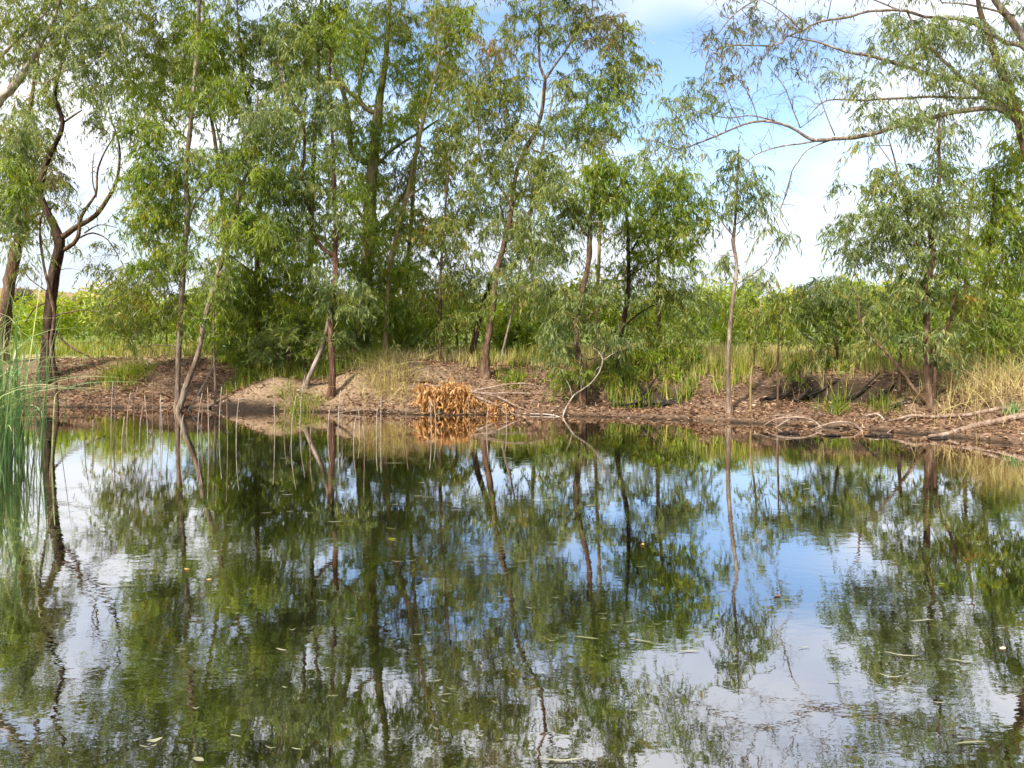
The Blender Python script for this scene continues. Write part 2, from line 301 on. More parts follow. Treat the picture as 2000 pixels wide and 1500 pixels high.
def sprays(P, rng, tw=4, nl=15, tl=(.30, .70), ll=(.15, .27), lw=.030, droop=1.0, spread=1.0):
    """weeping twiglets with hanging leaves round each point; returns leaf and twiglet geometry"""
    P = np.repeat(P, tw, 0) + rng.standard_normal((len(P) * tw, 3)) * .05; n = len(P)
    cl = np.repeat(rng.random(n // tw), tw)
    az = rng.uniform(0, 2 * math.pi, n); el = rng.uniform(-.6, .9, n)
    d = np.stack([np.cos(az) * np.cos(el), np.sin(az) * np.cos(el), np.sin(el)], -1)
    L = rng.uniform(tl[0], tl[1], n)
    def f(tt): return P[:, None] + d[:, None] * (L[:, None] * tt * .80 * spread)[..., None] + np.array([0, 0, -1.0]) * (L[:, None] * droop * tt ** 2 * .60)[..., None]
    tt = (np.arange(nl)[None] + rng.random((n, nl))) / nl
    pos = f(tt).reshape(-1, 3)
    tg = unit((d[:, None] * .6 + np.array([0, 0, -1.0]) * (1.7 * droop * tt)[..., None])).reshape(-1, 3)
    dr = unit(tg * .42 + np.array([0, 0, -.60]) * (droop * .8 + .2) + rng.standard_normal(pos.shape) * .42)
    m = len(pos); ln = rng.uniform(ll[0], ll[1], m); wd = lw * rng.uniform(.7, 1.25, m)
    V, T = leaf_quads(pos, dr, ln, wd, rng)
    tone = np.clip(np.repeat(cl ** .9, nl) * .68 + rng.random(m) * .40 - .02, 0, 1); tone = np.repeat(tone, 2)
    q = np.array([0, .5, 1.0])[None].repeat(n, 0); R = f(q)
    r = np.array([.0045, .0032, .0018])
    off = np.array([(1, 0, 0), (-.5, .87, 0), (-.5, -.87, 0)])
    TV = (R[:, :, None] + off[None, None] * r[None, :, None, None]).reshape(-1, 3)
    b = np.arange(n)[:, None, None] * 9 + np.array([0, 3])[None, :, None]; j = np.arange(3)[None, None]; k = (j + 1) % 3
    TQ = np.stack([b + j, b + k, b + 3 + k, b + 3 + j], -1).reshape(-1, 4)
    return V, T, tone, TV, TQ

def path3(pts, Y, step=.14, ws=1.0):
    """pts: rows (px, py, width_px[, depth offset]) -> smoothed xyz + radius"""
    rows = []
    for q in pts:
        y = Y + (q[3] if len(q) > 3 else 0); v = at(q[0], q[1], y); rows.append([*v, q[2] * .39 * ws * y / F])
    return spline(np.array(rows), step)

NLEAF = 0; DENS = 3.5
def tree(name, label, trunk, Y=None, limbs=(), crown=(), bark='brown', leaf='green', seed=0, tw=4, nl=13, ll=(.10, .20), lw=.0265, cat='tree', group=None,
         dens=1.0, droop=1.0, depth=1.1, sides=9, limb_bark=None, anchor=True, wscale=1.0, tl=(.28, .72)):
    """trunk and limbs follow picture rows at depth Y; crown: (cx, cy, rx, ry, density[, depth offset[, leaf key]])"""
    global NLEAF
    rng = np.random.default_rng(seed)
    if Y is None: Y = hit(trunk[0][0], trunk[0][1])
    tp = path3(trunk, Y, ws=wscale)
    b = tp[0, :3].copy()
    if anchor:
        g = gz(b[0], b[1]); bot = [b[0], b[1], min(g, b[2]) - .25, tp[0, 3] * 1.15]
        if b[2] - bot[2] > .02: tp = np.vstack([bot, tp])
        base = np.array([b[0], b[1], g])
    else: base = b
    tp[:, :2] += np.cumsum(rng.standard_normal((len(tp), 2)) * .004, 0) * np.linspace(0, 1, len(tp))[:, None]
    if anchor and tp[0, 3] > .05:
        hgt = np.maximum(tp[:, 2] - base[2], 0); tp[:, 3] *= 1 + .55 * np.exp(-hgt / .16)
    root = empty(name, base); tag(root, label, cat, group)
    B = BARK[bark]; LB = BARK[limb_bark or bark]
    mb = MB(); mb.tube(tp[:, :3], tp[:, 3], sides + 2, rng, .085); mb.build('trunk', B, root)
    nodes = [tp[:, :3]]; rads = [tp[:, 3]]
    for lm in limbs:
        lp = path3(lm, Y, ws=wscale); lp[:, :3] += np.cumsum(rng.standard_normal((len(lp), 3)) * .006, 0) * np.array([1, 1, .6])
        mb = MB(); mb.tube(lp[:, :3], lp[:, 3], max(6, sides - 2), rng, .04); mb.build('branch', LB, root)
        nodes.append(lp[:, :3]); rads.append(lp[:, 3])
    ND = np.vstack(nodes); NR = np.concatenate(rads)
    # crown points
    pts = []; key = []
    for e in crown:
        cx, cy, rx, ry, de = e[:5]; yo = e[5] if len(e) > 5 else 0; lk = e[6] if len(e) > 6 else leaf
        n = max(2, int(math.pi * rx * ry / 900 * de * dens * DENS))
        k = rng.standard_normal((n, 3)); k = unit(k) * (rng.random((n, 1)) ** (1 / 2.6)); k *= 1 + .18 * rng.standard_normal((n, 1))
        y = Y + yo + k[:, 1] * min(depth, rx * Y / F * 1.2 + .15)
        px = cx + k[:, 0] * rx; py = cy + k[:, 2] * ry
        P = np.stack([(px - 1000) * y / F, y, H - (py - HOR) * y / F], -1)
        P[:, 2] = np.maximum(P[:, 2], ground(P[:, 0], P[:, 1]) + .25)
        pts.append(P); key += [lk] * n
    if not pts: return root
    P = np.vstack(pts); key = np.array(key)
    from_d = np.array([np.min(np.linalg.norm(ND - q, axis=1)) for q in P]); order = np.argsort(from_d)
    mb = MB(); GN = ND; GR = np.minimum(NR, .05)
    for i in order:
        q = P[i]; dv = q - GN; dd = np.linalg.norm(dv, axis=1)
        cost = dd + .7 * np.maximum(0, -dv[:, 2]) + .25 * (GR < .004)
        j = int(np.argmin(cost)); s = GN[j]; L = dd[j]
        if L < .05: continue
        mid = (s + q) / 2 + np.array([0, 0, .12 * L]) + rng.standard_normal(3) * .07 * L
        m = max(3, int(L / .22) + 2); tt = np.linspace(0, 1, m)[:, None]
        C = (1 - tt) ** 2 * s + 2 * tt * (1 - tt) * mid + tt ** 2 * q
        C[1:-1] += rng.standard_normal((m - 2, 3)) * .018
        r0 = min(GR[j] * .75, .006 + .011 * L); rr = np.linspace(r0, max(.0028, r0 * .45), m)
        mb.tube(C, rr, 4)
        GN = np.vstack([GN, C[1:]]); GR = np.concatenate([GR, rr[1:]])
    if mb.n: tag(mb.build('twigs', LB, root), kind='stuff')
    TVs, TQs, o2 = [], [], 0
    for lk in dict.fromkeys(key.tolist()):
        V, T, tone, TV, TQ = sprays(P[key == lk], rng, tw, nl, tl, ll, lw, droop if lk != 'bare' else .35)
        if lk != 'bare': tag(mesh_np('foliage', V, [T], LEAF[lk], root, tone), kind='stuff'); NLEAF += len(T) // 2
        TVs.append(TV); TQs.append(TQ + o2); o2 += len(TV)
    tag(mesh_np('leaf_stalks', np.vstack(TVs), [np.vstack(TQs)], LB, root), kind='stuff')
    return root

# ------------------------------------------------------------------ the trees on the bank, left to right
tree('eucalyptus_tree', 'pale grey limb reaching in at the top left above the forked tree', [(-70, 760, 40), (-60, 500, 36), (-30, 260, 30), (0, 193, 24), (20, 177, 20), (43, 147, 18), (63, 117, 13), (83, 83, 9), (110, 30, 7), (125, -40, 5)],
     Y=17.5, limbs=[[(50, 138, 7), (80, 163, 6), (127, 138, 5), (173, 127, 4), (213, 93, 3)], [(0, 112, 8), (43, 67, 7), (90, 20, 5), (120, -30, 4)], [(-60, 480, 20), (-10, 420, 12), (20, 360, 8)]],
     crown=[(50, 40, 100, 70, .6, 0, 'olive'), (150, 40, 90, 60, .7), (215, 60, 50, 60, .7), (110, 130, 80, 40, .45), (200, 190, 50, 40, .45), (15, 115, 45, 45, .6), (30, 260, 55, 70, .9), (25, 350, 45, 70, 1.3, 0, 'green'), (195, 120, 50, 40, .5), (15, 430, 40, 50, .8), (60, -70, 110, 60, .7, 0, 'olive'), (150, -80, 90, 60, .7), (90, -170, 110, 60, .6)], bark='bleach', leaf='grey', seed=1)
tree('eucalyptus_tree', 'thick brown trunk leaning behind the reeds at the left edge', [(-2, 715, 36), (8, 620, 30), (18, 560, 28), (28, 505, 26), (42, 440, 24), (47, 380, 18), (40, 300, 12), (60, 200, 9), (75, 100, 6)],
     Y=20.5, limbs=[[(42, 455, 8), (62, 425, 6), (85, 415, 4)], [(44, 400, 10), (20, 330, 7), (10, 260, 4)]],
     crown=[(50, 370, 50, 60, 1.0), (60, 290, 60, 50, .8), (40, 450, 40, 45, .5), (90, 190, 60, 70, .45)], bark='brown', leaf='olive', seed=2)
tree('eucalyptus_tree', 'dark forked trunk with bare curving limbs against the sky on the left', [(95, 733, 34), (95, 680, 28), (99, 600, 25), (108, 530, 24), (117, 483, 23), (113, 460, 22), (103, 435, 18), (90, 408, 16), (80, 377, 13), (88, 330, 11), (110, 280, 10), (123, 240, 10), (108, 187, 9), (117, 140, 8), (130, 67, 7), (138, 0, 6), (140, -60, 4)],
     limbs=[[(114, 468, 15), (150, 443, 13), (187, 420, 11), (217, 377, 9), (230, 340, 7), (232, 280, 5), (215, 230, 3)],
            [(122, 490, 11), (150, 467, 10), (160, 423, 8), (187, 380, 6), (190, 340, 5), (205, 300, 4), (230, 260, 2.5)],
            [(150, 466, 5), (180, 455, 4), (210, 468, 3), (232, 500, 2)], [(165, 455, 4), (195, 440, 3), (228, 445, 2)], [(123, 240, 5), (145, 225, 5), (160, 215, 3)],
            [(100, 640, 6), (130, 675, 5), (170, 695, 4), (205, 710, 3)], [(97, 590, 5), (70, 600, 4), (50, 630, 3)], [(187, 385, 4), (180, 350, 3), (181, 305, 2)]],
     crown=[(105, 330, 45, 50, .9, 0, 'brown'), (130, 390, 30, 40, .5), (85, 220, 40, 50, .45), (195, 240, 40, 35, .5), (170, 170, 50, 40, .5), (140, 90, 60, 50, .5), (150, 20, 70, 40, .7), (150, 490, 70, 50, .10), (190, 510, 40, 50, .14), (190, 500, 50, 60, .5, 0, 'bare'), (190, 310, 45, 60, .6, 0, 'bare'), (150, 420, 50, 40, .3, 0, 'bare'), (70, 560, 40, 40, .3, 0, 'bare')],
     bark='dark', limb_bark='brown', leaf='olive', seed=3, dens=1.0, droop=1.1)
tree('sapling', 'thin dark stem crossing in front of the forked trunk at the waterline', [(113, 806, 8), (110, 767, 8), (103, 700, 8), (100, 667, 8), (107, 617, 8), (100, 577, 7), (87, 517, 6), (80, 463, 5), (82, 420, 3)],
     limbs=[[(100, 575, 3), (60, 545, 3), (40, 520, 2)]], crown=[(75, 430, 30, 30, .6), (60, 500, 30, 30, .3), (210, 610, 25, 20, .01)], bark='brown', leaf='olive', seed=4)
tree('eucalyptus_tree', 'tall slim straight pink-barked trunk rising from the waterline on the left', [(346, 800, 12), (348, 717, 12), (350, 667, 12), (354, 600, 12), (361, 500, 13), (367, 425, 13), (366, 390, 11), (363, 333, 10), (367, 300, 10), (377, 217, 10), (387, 110, 9), (393, 0, 8), (396, -80, 6), (390, -180, 4), (395, -250, 2)],
     limbs=[[(369, 428, 6), (383, 393, 5), (413, 363, 4), (445, 345, 2)], [(378, 205, 4), (400, 190, 3), (430, 180, 2)], [(366, 330, 4), (330, 315, 3), (300, 310, 2)]],
     crown=[(280, 250, 50, 60, 1.0), (300, 330, 70, 60, 1.3), (275, 430, 50, 45, 1.2), (330, 400, 50, 60, 1.2, .3), (430, 190, 50, 50, .8), (300, 520, 60, 55, .8), (250, 590, 60, 55, .7, 0, 'olive'), (330, 590, 40, 60, .6, .3, 'olive'), (215, 640, 25, 40, .45, 0, 'olive'), (270, 650, 40, 40, .5, 0, 'olive'), (225, 540, 30, 50, .5, 0, 'olive'), (362, 480, 35, 45, .45, -.5), (375, 330, 35, 45, .5, -.5, 'grey'), (380, 180, 35, 50, .5, -.5), (390, 60, 40, 50, .5, -.4), (345, 610, 30, 40, .3, -.4, 'olive'), (330, -60, 90, 60, 1.0), (420, -80, 80, 60, 1.0), (380, -180, 90, 60, .8)],
     bark='pale', leaf='green', seed=5)
tree('eucalyptus_tree', 'slim pale trunk leaning right from the water beside the straight one', [(343, 815, 14), (353, 790, 14), (363, 753, 13), (377, 720, 13), (390, 680, 12), (397, 633, 12), (410, 587, 12), (430, 517, 11), (447, 450, 11), (462, 407, 10), (467, 373, 9), (483, 333, 8), (493, 283, 7), (500, 230, 5), (505, 180, 3)],
     limbs=[[(467, 385, 4), (490, 350, 4), (530, 330, 3), (560, 325, 2)], [(440, 480, 4), (400, 450, 3), (380, 440, 2)]],
     crown=[(470, 320, 60, 60, 1.1), (510, 240, 55, 50, 1.1, 0, 'grey'), (520, 330, 50, 60, 1.2), (460, 440, 60, 60, 1.2), (520, 440, 60, 60, 1.3), (560, 250, 40, 40, 1.0, 0, 'grey'), (430, 540, 35, 45, .5, -.5, 'grey'), (410, 620, 30, 35, .35, -.4)], bark='pale', leaf='green', seed=6)
tree('eucalyptus_tree', 'brown upright trunk deep in the dark thicket left of centre', [(510, 752, 15), (506, 680, 14), (503, 560, 13), (505, 470, 12), (510, 380, 10), (500, 280, 8), (480, 160, 7), (470, 40, 5), (465, -60, 4)], Y=20.2,
     limbs=[[(505, 420, 6), (450, 330, 5), (420, 230, 4), (410, 100, 3)], [(505, 400, 6), (570, 300, 5), (600, 180, 3)], [(504, 540, 5), (450, 500, 4), (420, 470, 3)]],
     crown=[(420, 60, 100, 80, 1.1), (300, 70, 90, 80, 1.0, .5, 'olive'), (280, 150, 70, 60, 1.0, .5), (440, 160, 80, 60, 1.0), (540, 90, 70, 80, 1.2, 0, 'grey'), (480, 560, 70, 60, 1.5), (560, 500, 70, 60, 1.3), (430, 620, 55, 60, 1.1), (540, 590, 70, 60, 1.4), (480, 690, 50, 40, 1.0), (600, 570, 50, 50, 1.3), (490, -60, 90, 60, 1.1), (240, -40, 70, 60, .8)],
     bark='brown', leaf='green', seed=7)
tree('sapling', 'thin pale pole standing by the soil mound at the edge of the thicket', [(421, 795, 6), (420, 720, 6), (418, 640, 5), (424, 560, 4), (430, 500, 3)], crown=[(425, 560, 35, 50, .8), (420, 650, 25, 30, .6)], bark='pale', leaf='green', seed=8)
tree('shrub', 'feathery light green sapling on a short pink stem behind the soil mound', [(562, 756, 8), (562, 720, 8), (562, 695, 7), (570, 650, 5), (590, 600, 3)], Y=19.2, limbs=[[(562, 690, 4), (540, 660, 3), (530, 630, 2)], [(564, 680, 4), (600, 650, 3), (615, 615, 2)]],
     crown=[(590, 620, 30, 35, 1.5, 0, 'yellow'), (560, 660, 60, 30, 1.3), (600, 670, 25, 25, 1.1, 0, 'yellow'), (530, 690, 40, 25, 1.0)], bark='red', leaf='grey', seed=9, droop=.35, tw=5, cat='shrub')
tree('eucalyptus_tree', 'red-brown straight trunk in the middle of the left half', [(647, 775, 22), (650, 733, 20), (648, 667, 18), (648, 587, 17), (657, 540, 15), (655, 500, 15), (658, 443, 14), (656, 400, 13), (654, 330, 11), (651, 255, 9), (648, 180, 8), (647, 120, 7), (645, 40, 5), (650, -50, 4), (645, -160, 2)],
     limbs=[[(652, 500, 14), (633, 487, 13), (613, 457, 11), (600, 380, 10), (590, 345, 10), (596, 285, 9), (590, 225, 7), (560, 177, 5), (545, 120, 3)], [(656, 470, 5), (690, 440, 4), (715, 400, 3)], [(654, 350, 4), (620, 310, 3), (600, 300, 2)]],
     crown=[(590, 60, 70, 70, 1.2), (640, 30, 60, 60, 1.0, 0, 'yellow'), (590, 170, 55, 50, .9), (640, 240, 40, 50, .7), (560, 360, 50, 50, 1.0), (620, 370, 45, 45, .9, .3), (590, 440, 45, 40, .7), (690, 390, 40, 50, .6, 0, 'green'), (655, 430, 35, 45, .5, -.5), (650, 310, 35, 45, .5, -.5), (648, 190, 35, 45, .5, -.4), (600, -60, 80, 60, 1.1), (650, -150, 80, 60, .9), (540, -170, 70, 60, .7), (640, 560, 35, 35, 1.0, -.4), (690, 580, 45, 30, 1.3, -.3), (650, 650, 30, 30, .4)],
     bark='red', leaf='grey', seed=10, wscale=.8)
tree('leaning_trunk', 'bare grey pole leaning against the red-brown trunk', [(598, 752, 11), (613, 715, 11), (630, 677, 11), (641, 625, 10), (650, 560, 8)], bark='grey', seed=11, cat='tree trunk')
tree('eucalyptus_tree', 'big mossy olive trunk with a wide fork high left of centre', [(700, 728, 40), (705, 640, 36), (715, 540, 34), (722, 450, 32), (722, 390, 30), (728, 315, 26), (737, 225, 22), (743, 180, 17), (752, 120, 13), (756, 60, 11), (760, 0, 9), (764, -70, 7), (770, -180, 4)], Y=21.0,
     limbs=[[(728, 320, 16), (700, 310, 15), (686, 290, 14), (681, 228, 13), (671, 180, 11), (660, 150, 8), (640, 100, 5)], [(735, 222, 13), (715, 212, 12), (698, 192, 11), (680, 177, 9), (660, 150, 6)], [(700, 195, 8), (705, 140, 7), (720, 70, 5)],
            [(722, 470, 12), (760, 420, 9), (790, 380, 7), (805, 330, 5)], [(728, 330, 9), (770, 290, 8), (815, 262, 7), (857, 234, 5)], [(722, 440, 10), (690, 400, 8), (665, 350, 5)]],
     crown=[(760, 40, 70, 60, 1.1, 0, 'olive'), (690, 60, 60, 60, 1.0), (820, 110, 60, 60, .9, 0, 'green'), (780, 150, 50, 40, .8, 0, 'green'), (700, 140, 40, 40, .5), (760, 250, 70, 50, .9), (690, 270, 50, 50, .8), (830, 190, 45, 40, .8, 0, 'yellow'), (720, 360, 60, 50, 1.0), (800, 330, 60, 50, .9, 0, 'brown'), (750, 450, 70, 50, 1.2, -.4), (700, 510, 60, 50, 1.3, -.6), (780, 530, 60, 50, 1.3, -.3), (760, 610, 60, 55, 1.5, -.4), (700, 650, 50, 40, 1.0, -.5), (820, 640, 45, 40, 1.3, -.4), (730, -70, 90, 60, 1.0), (830, -80, 80, 60, .9), (780, -180, 90, 60, .8)],
     bark='moss', leaf='green', seed=12, depth=1.4)
tree('eucalyptus_tree', 'slender tan trunk leaning right against the sky left of the centre gap', [(752, 722, 14), (755, 600, 13), (763, 507, 12), (773, 467, 12), (783, 417, 12), (797, 375, 11), (803, 339, 10), (812, 300, 10), (821, 255, 9), (833, 204, 8), (845, 156, 8), (857, 120, 7), (869, 93, 6), (890, 72, 5), (910, 30, 4)], Y=20.0,
     limbs=[[(845, 160, 4), (880, 140, 3), (905, 145, 2)], [(790, 392, 6), (825, 365, 5), (850, 350, 3)], [(860, 118, 4), (850, 60, 4), (855, 0, 3)]],
     crown=[(905, 40, 40, 55, 1.0, 0, 'yellow'), (850, 30, 50, 45, 1.0, 0, 'olive'), (870, 150, 50, 50, .9), (880, 260, 50, 60, 1.1), (850, 330, 45, 40, .8), (880, 60, 50, 40, .8), (800, 420, 40, 40, .6)], bark='tan', leaf='olive', seed=13)
tree('sapling', 'slim brown stem right of the dry grass tussock', [(858, 718, 9), (860, 640, 9), (860, 550, 8), (866, 460, 6), (872, 380, 5), (880, 300, 3)], Y=19.6, limbs=[[(861, 520, 4), (830, 450, 3), (845, 400, 2)], [(866, 470, 4), (890, 420, 3), (905, 360, 2)]],
     crown=[(850, 460, 55, 45, .8), (890, 410, 45, 50, .8), (850, 560, 45, 45, 1.0), (870, 630, 40, 35, .8), (905, 500, 40, 50, .8)], bark='brown', leaf='olive', seed=14)
tree('eucalyptus_tree', 'tall brown trunk bending right and forking high at the centre', [(947, 734, 26), (950, 683, 20), (957, 640, 18), (965, 587, 17), (968, 550, 16), (978, 500, 15), (993, 445, 14), (1000, 400, 13), (1004, 360, 12), (1013, 320, 12), (1030, 283, 12), (1047, 253, 11), (1057, 220, 10), (1060, 183, 10), (1063, 155, 9), (1052, 127, 7), (1050, 67, 6), (1052, 0, 5), (1052, -60, 4), (1060, -140, 2)],
     limbs=[[(1063, 158, 7), (1073, 143, 7), (1100, 107, 6), (1120, 77, 5), (1150, 40, 4), (1160, -10, 3)], [(1050, 90, 3), (1065, 75, 3), (1085, 55, 2)], [(1032, 285, 6), (1060, 300, 5), (1100, 292, 3)], [(1000, 400, 6), (960, 340, 5), (935, 280, 4), (930, 200, 3)], [(985, 480, 5), (1025, 430, 5), (1045, 380, 3)]],
     crown=[(1010, 60, 60, 70, .55), (1110, 50, 70, 60, .7), (1180, 40, 60, 50, .75, 0, 'brown'), (1210, 110, 55, 60, .9, 0, 'olive'), (1180, 200, 60, 55, 1.0, 0, 'green'), (1120, 160, 50, 50, .7), (985, 170, 50, 60, 1.1), (930, 200, 50, 60, 1.2), (1000, 250, 45, 50, .9), (1120, 240, 55, 45, .9, 0, 'grey'), (950, 300, 50, 50, 1.1), (1170, 270, 60, 35, .8), (1060, 330, 50, 40, .9), (1235, 160, 40, 50, .5), (960, 100, 50, 50, .6, 0, 'brown'), (1040, -50, 80, 50, .6), (1140, -60, 80, 50, .6), (1080, -140, 80, 50, .5), (940, -60, 60, 50, .7), (995, 420, 40, 45, .6, -.5, 'grey'), (1005, 340, 40, 40, .6, -.5), (965, 520, 40, 40, .5, -.5, 'grey'), (1045, 260, 30, 35, .5, -.4), (950, 600, 40, 40, .35, -.5)],
     bark='brown', limb_bark='pale', leaf='olive', seed=15, depth=1.3, wscale=.85)
tree('eucalyptus_tree', 'short dark trunk slanting beside the base of the tall central trunk', [(923, 714, 17), (923, 690, 15), (931, 640, 15), (945, 595, 14), (960, 547, 12), (975, 505, 9), (985, 450, 6), (975, 390, 4)], Y=20.3,
     crown=[(950, 430, 55, 50, .9), (990, 390, 40, 40, .7), (920, 560, 45, 45, .8), (1010, 520, 40, 50, .8), (930, 360, 40, 40, 1.0)], bark='dark', leaf='grey', seed=16)
tree('sapling', 'thin grey stem slanting right of the tall central trunk', [(977, 720, 6), (983, 683, 6), (997, 627, 5), (1010, 567, 5), (1022, 500, 4), (1030, 430, 3)], Y=20.0, crown=[(1030, 450, 40, 50, .8), (1020, 560, 40, 50, 1.0), (1040, 390, 40, 35, .9)], bark='grey', leaf='olive', seed=17)
tree('shrub', 'dark glossy bush standing behind the tall central trunk', [(1010, 700, 8), (1010, 670, 6), (1012, 640, 4)], Y=21.5, crown=[(1010, 655, 38, 35, 2.4), (1030, 680, 25, 15, 1.5)], bark='dark', leaf='green', seed=18, droop=.6, ll=(.12, .2), lw=.06, cat='shrub')
tree('eucalyptus_tree', 'brown trunk curving up through weeping leaves right of centre, grey stem beside it', [(1137, 791, 17), (1137, 733, 15), (1130, 700, 14), (1125, 650, 14), (1128, 607, 14), (1137, 567, 13), (1147, 530, 12), (1152, 500, 12), (1153, 433, 10), (1160, 380, 8), (1172, 330, 5), (1180, 300, 3)],
     limbs=[[(1147, 796, 8), (1147, 740, 7), (1143, 690, 5)], [(1152, 470, 5), (1110, 410, 4), (1080, 370, 3)], [(1155, 420, 5), (1200, 370, 4), (1230, 340, 3)], [(1130, 600, 5), (1090, 580, 4), (1070, 560, 3)], [(1127, 640, 5), (1160, 610, 4), (1185, 590, 3)]],
     crown=[(1185, 325, 50, 28, 1.6, 0, 'yellow'), (1180, 370, 60, 40, 1.1, 0, 'green'), (1090, 390, 55, 50, 1.0), (1140, 420, 50, 50, .7), (1090, 470, 50, 50, .9), (1070, 560, 45, 50, 1.0), (1110, 610, 45, 50, .75), (1090, 680, 45, 45, .8), (1180, 650, 45, 50, .6), (1160, 560, 30, 30, .8), (1110, 730, 45, 25, .9, 0, 'green')],
     bark='brown', leaf='grey', seed=19)
tree('sapling', 'thin tan stem just right of the curving brown trunk', [(1163, 745, 9), (1165, 640, 8), (1170, 517, 8), (1174, 433, 6), (1180, 370, 3)], Y=18.8, limbs=[[(1172, 480, 3), (1200, 458, 3), (1225, 450, 2)]], crown=[(1200, 410, 45, 45, .8), (1220, 460, 40, 40, .8), (1195, 520, 30, 40, .6)], bark='tan', leaf='green', seed=20)
tree('eucalyptus_tree', 'dark trunk half hidden by drooping foliage with a rusty leaf clump', [(1203, 740, 13), (1206, 700, 12), (1211, 660, 12), (1222, 605, 12), (1228, 560, 11), (1228, 510, 9), (1226, 430, 7), (1218, 370, 5), (1210, 330, 3)], Y=18.4,
     limbs=[[(1228, 500, 5), (1270, 430, 4), (1310, 370, 3)], [(1228, 540, 5), (1290, 500, 4), (1340, 450, 3)], [(1215, 640, 5), (1270, 600, 4), (1330, 580, 3)]],
     crown=[(1260, 350, 55, 45, 1.1), (1320, 370, 55, 50, 1.0), (1350, 430, 40, 60, 1.2), (1280, 440, 60, 45, 1.0), (1240, 525, 22, 10, 1.5, 0, 'brown'), (1250, 490, 30, 25, 1.0, 0, 'yellow'), (1310, 500, 60, 40, .7), (1270, 570, 60, 45, .8, 0, 'grey'), (1350, 590, 55, 50, .8, 0, 'grey'), (1300, 650, 65, 45, .8, 0, 'olive'), (1250, 700, 50, 40, .6), (1340, 680, 50, 40, .5), (1270, 680, 40, 20, 1.3, -.3, 'yellow'), (1230, 750, 40, 25, 1.1), (1310, 560, 40, 30, .9, .2, 'olive')],
     bark='dark', leaf='green', seed=21)
tree('eucalyptus_tree', 'slender young tree standing alone against pale sky right of centre', [(1425, 806, 14), (1422, 730, 11), (1424, 657, 10), (1430, 590, 10), (1434, 560, 9), (1438, 530, 9), (1436, 500, 8), (1430, 470, 8), (1433, 446, 7), (1436, 410, 6), (1438, 370, 5), (1440, 320, 4), (1442, 280, 2)],
     limbs=[[(1429, 458, 3), (1412, 437, 3), (1400, 415, 2)], [(1435, 440, 3), (1455, 425, 2.5), (1465, 410, 1.5)], [(1432, 560, 3), (1470, 535, 2.5), (1500, 510, 2), (1515, 470, 1.5)], [(1435, 500, 2), (1400, 495, 1.5)], [(1437, 372, 2), (1410, 350, 1.5)], [(1438, 360, 2), (1470, 345, 1.5)]],
     crown=[(1440, 300, 20, 25, 1.0), (1420, 345, 35, 30, .9), (1465, 350, 32, 35, .9), (1420, 400, 35, 30, .85), (1470, 400, 38, 30, .9), (1490, 410, 15, 25, .5), (1515, 450, 25, 35, .6), (1405, 500, 25, 20, .4), (1420, 515, 30, 15, .45), (1500, 520, 35, 25, .5), (1470, 560, 40, 25, .4)],
     bark='pale', leaf='grey', seed=22, ll=(.12, .22), dens=.5, tl=(.35, .9), droop=1.2)
tree('sapling', 'thin brown stem between the lone young tree and the weeping shrub', [(1466, 805, 7), (1466, 740, 6), (1474, 690, 5), (1478, 640, 4), (1486, 590, 2)], crown=[(1480, 610, 40, 30, .6), (1460, 660, 30, 25, .4)], bark='tan', leaf='olive', seed=23)
tree('sapling', 'thin upright stem in the straw grass left of the weeping shrub', [(1519, 797, 6), (1519, 720, 5), (1521, 650, 4), (1526, 600, 3)], crown=[(1525, 610, 30, 30, .8), (1530, 670, 25, 30, .4)], bark='brown', leaf='olive', seed=24)
tree('weeping_shrub', 'low weeping grey-green eucalypt hanging over dry grass on the right', [(1645, 780, 9), (1640, 720, 8), (1630, 660, 7), (1625, 610, 5), (1620, 570, 3)], Y=17.3, limbs=[[(1634, 670, 4), (1590, 620, 3), (1565, 580, 2)], [(1630, 640, 4), (1670, 610, 3), (1690, 580, 2)]],
     crown=[(1590, 570, 55, 30, 1.1), (1640, 580, 50, 40, 1.2), (1580, 630, 45, 45, .7), (1640, 640, 45, 50, .8, 0, 'green'), (1610, 700, 35, 30, .5), (1560, 610, 30, 30, .7, 0, 'yellow'), (1690, 640, 35, 40, .9), (1640, 745, 45, 15, .9, 0, 'yellow'), (1570, 745, 40, 20, .9, 0, 'grass')], bark='brown', leaf='grey', seed=25)
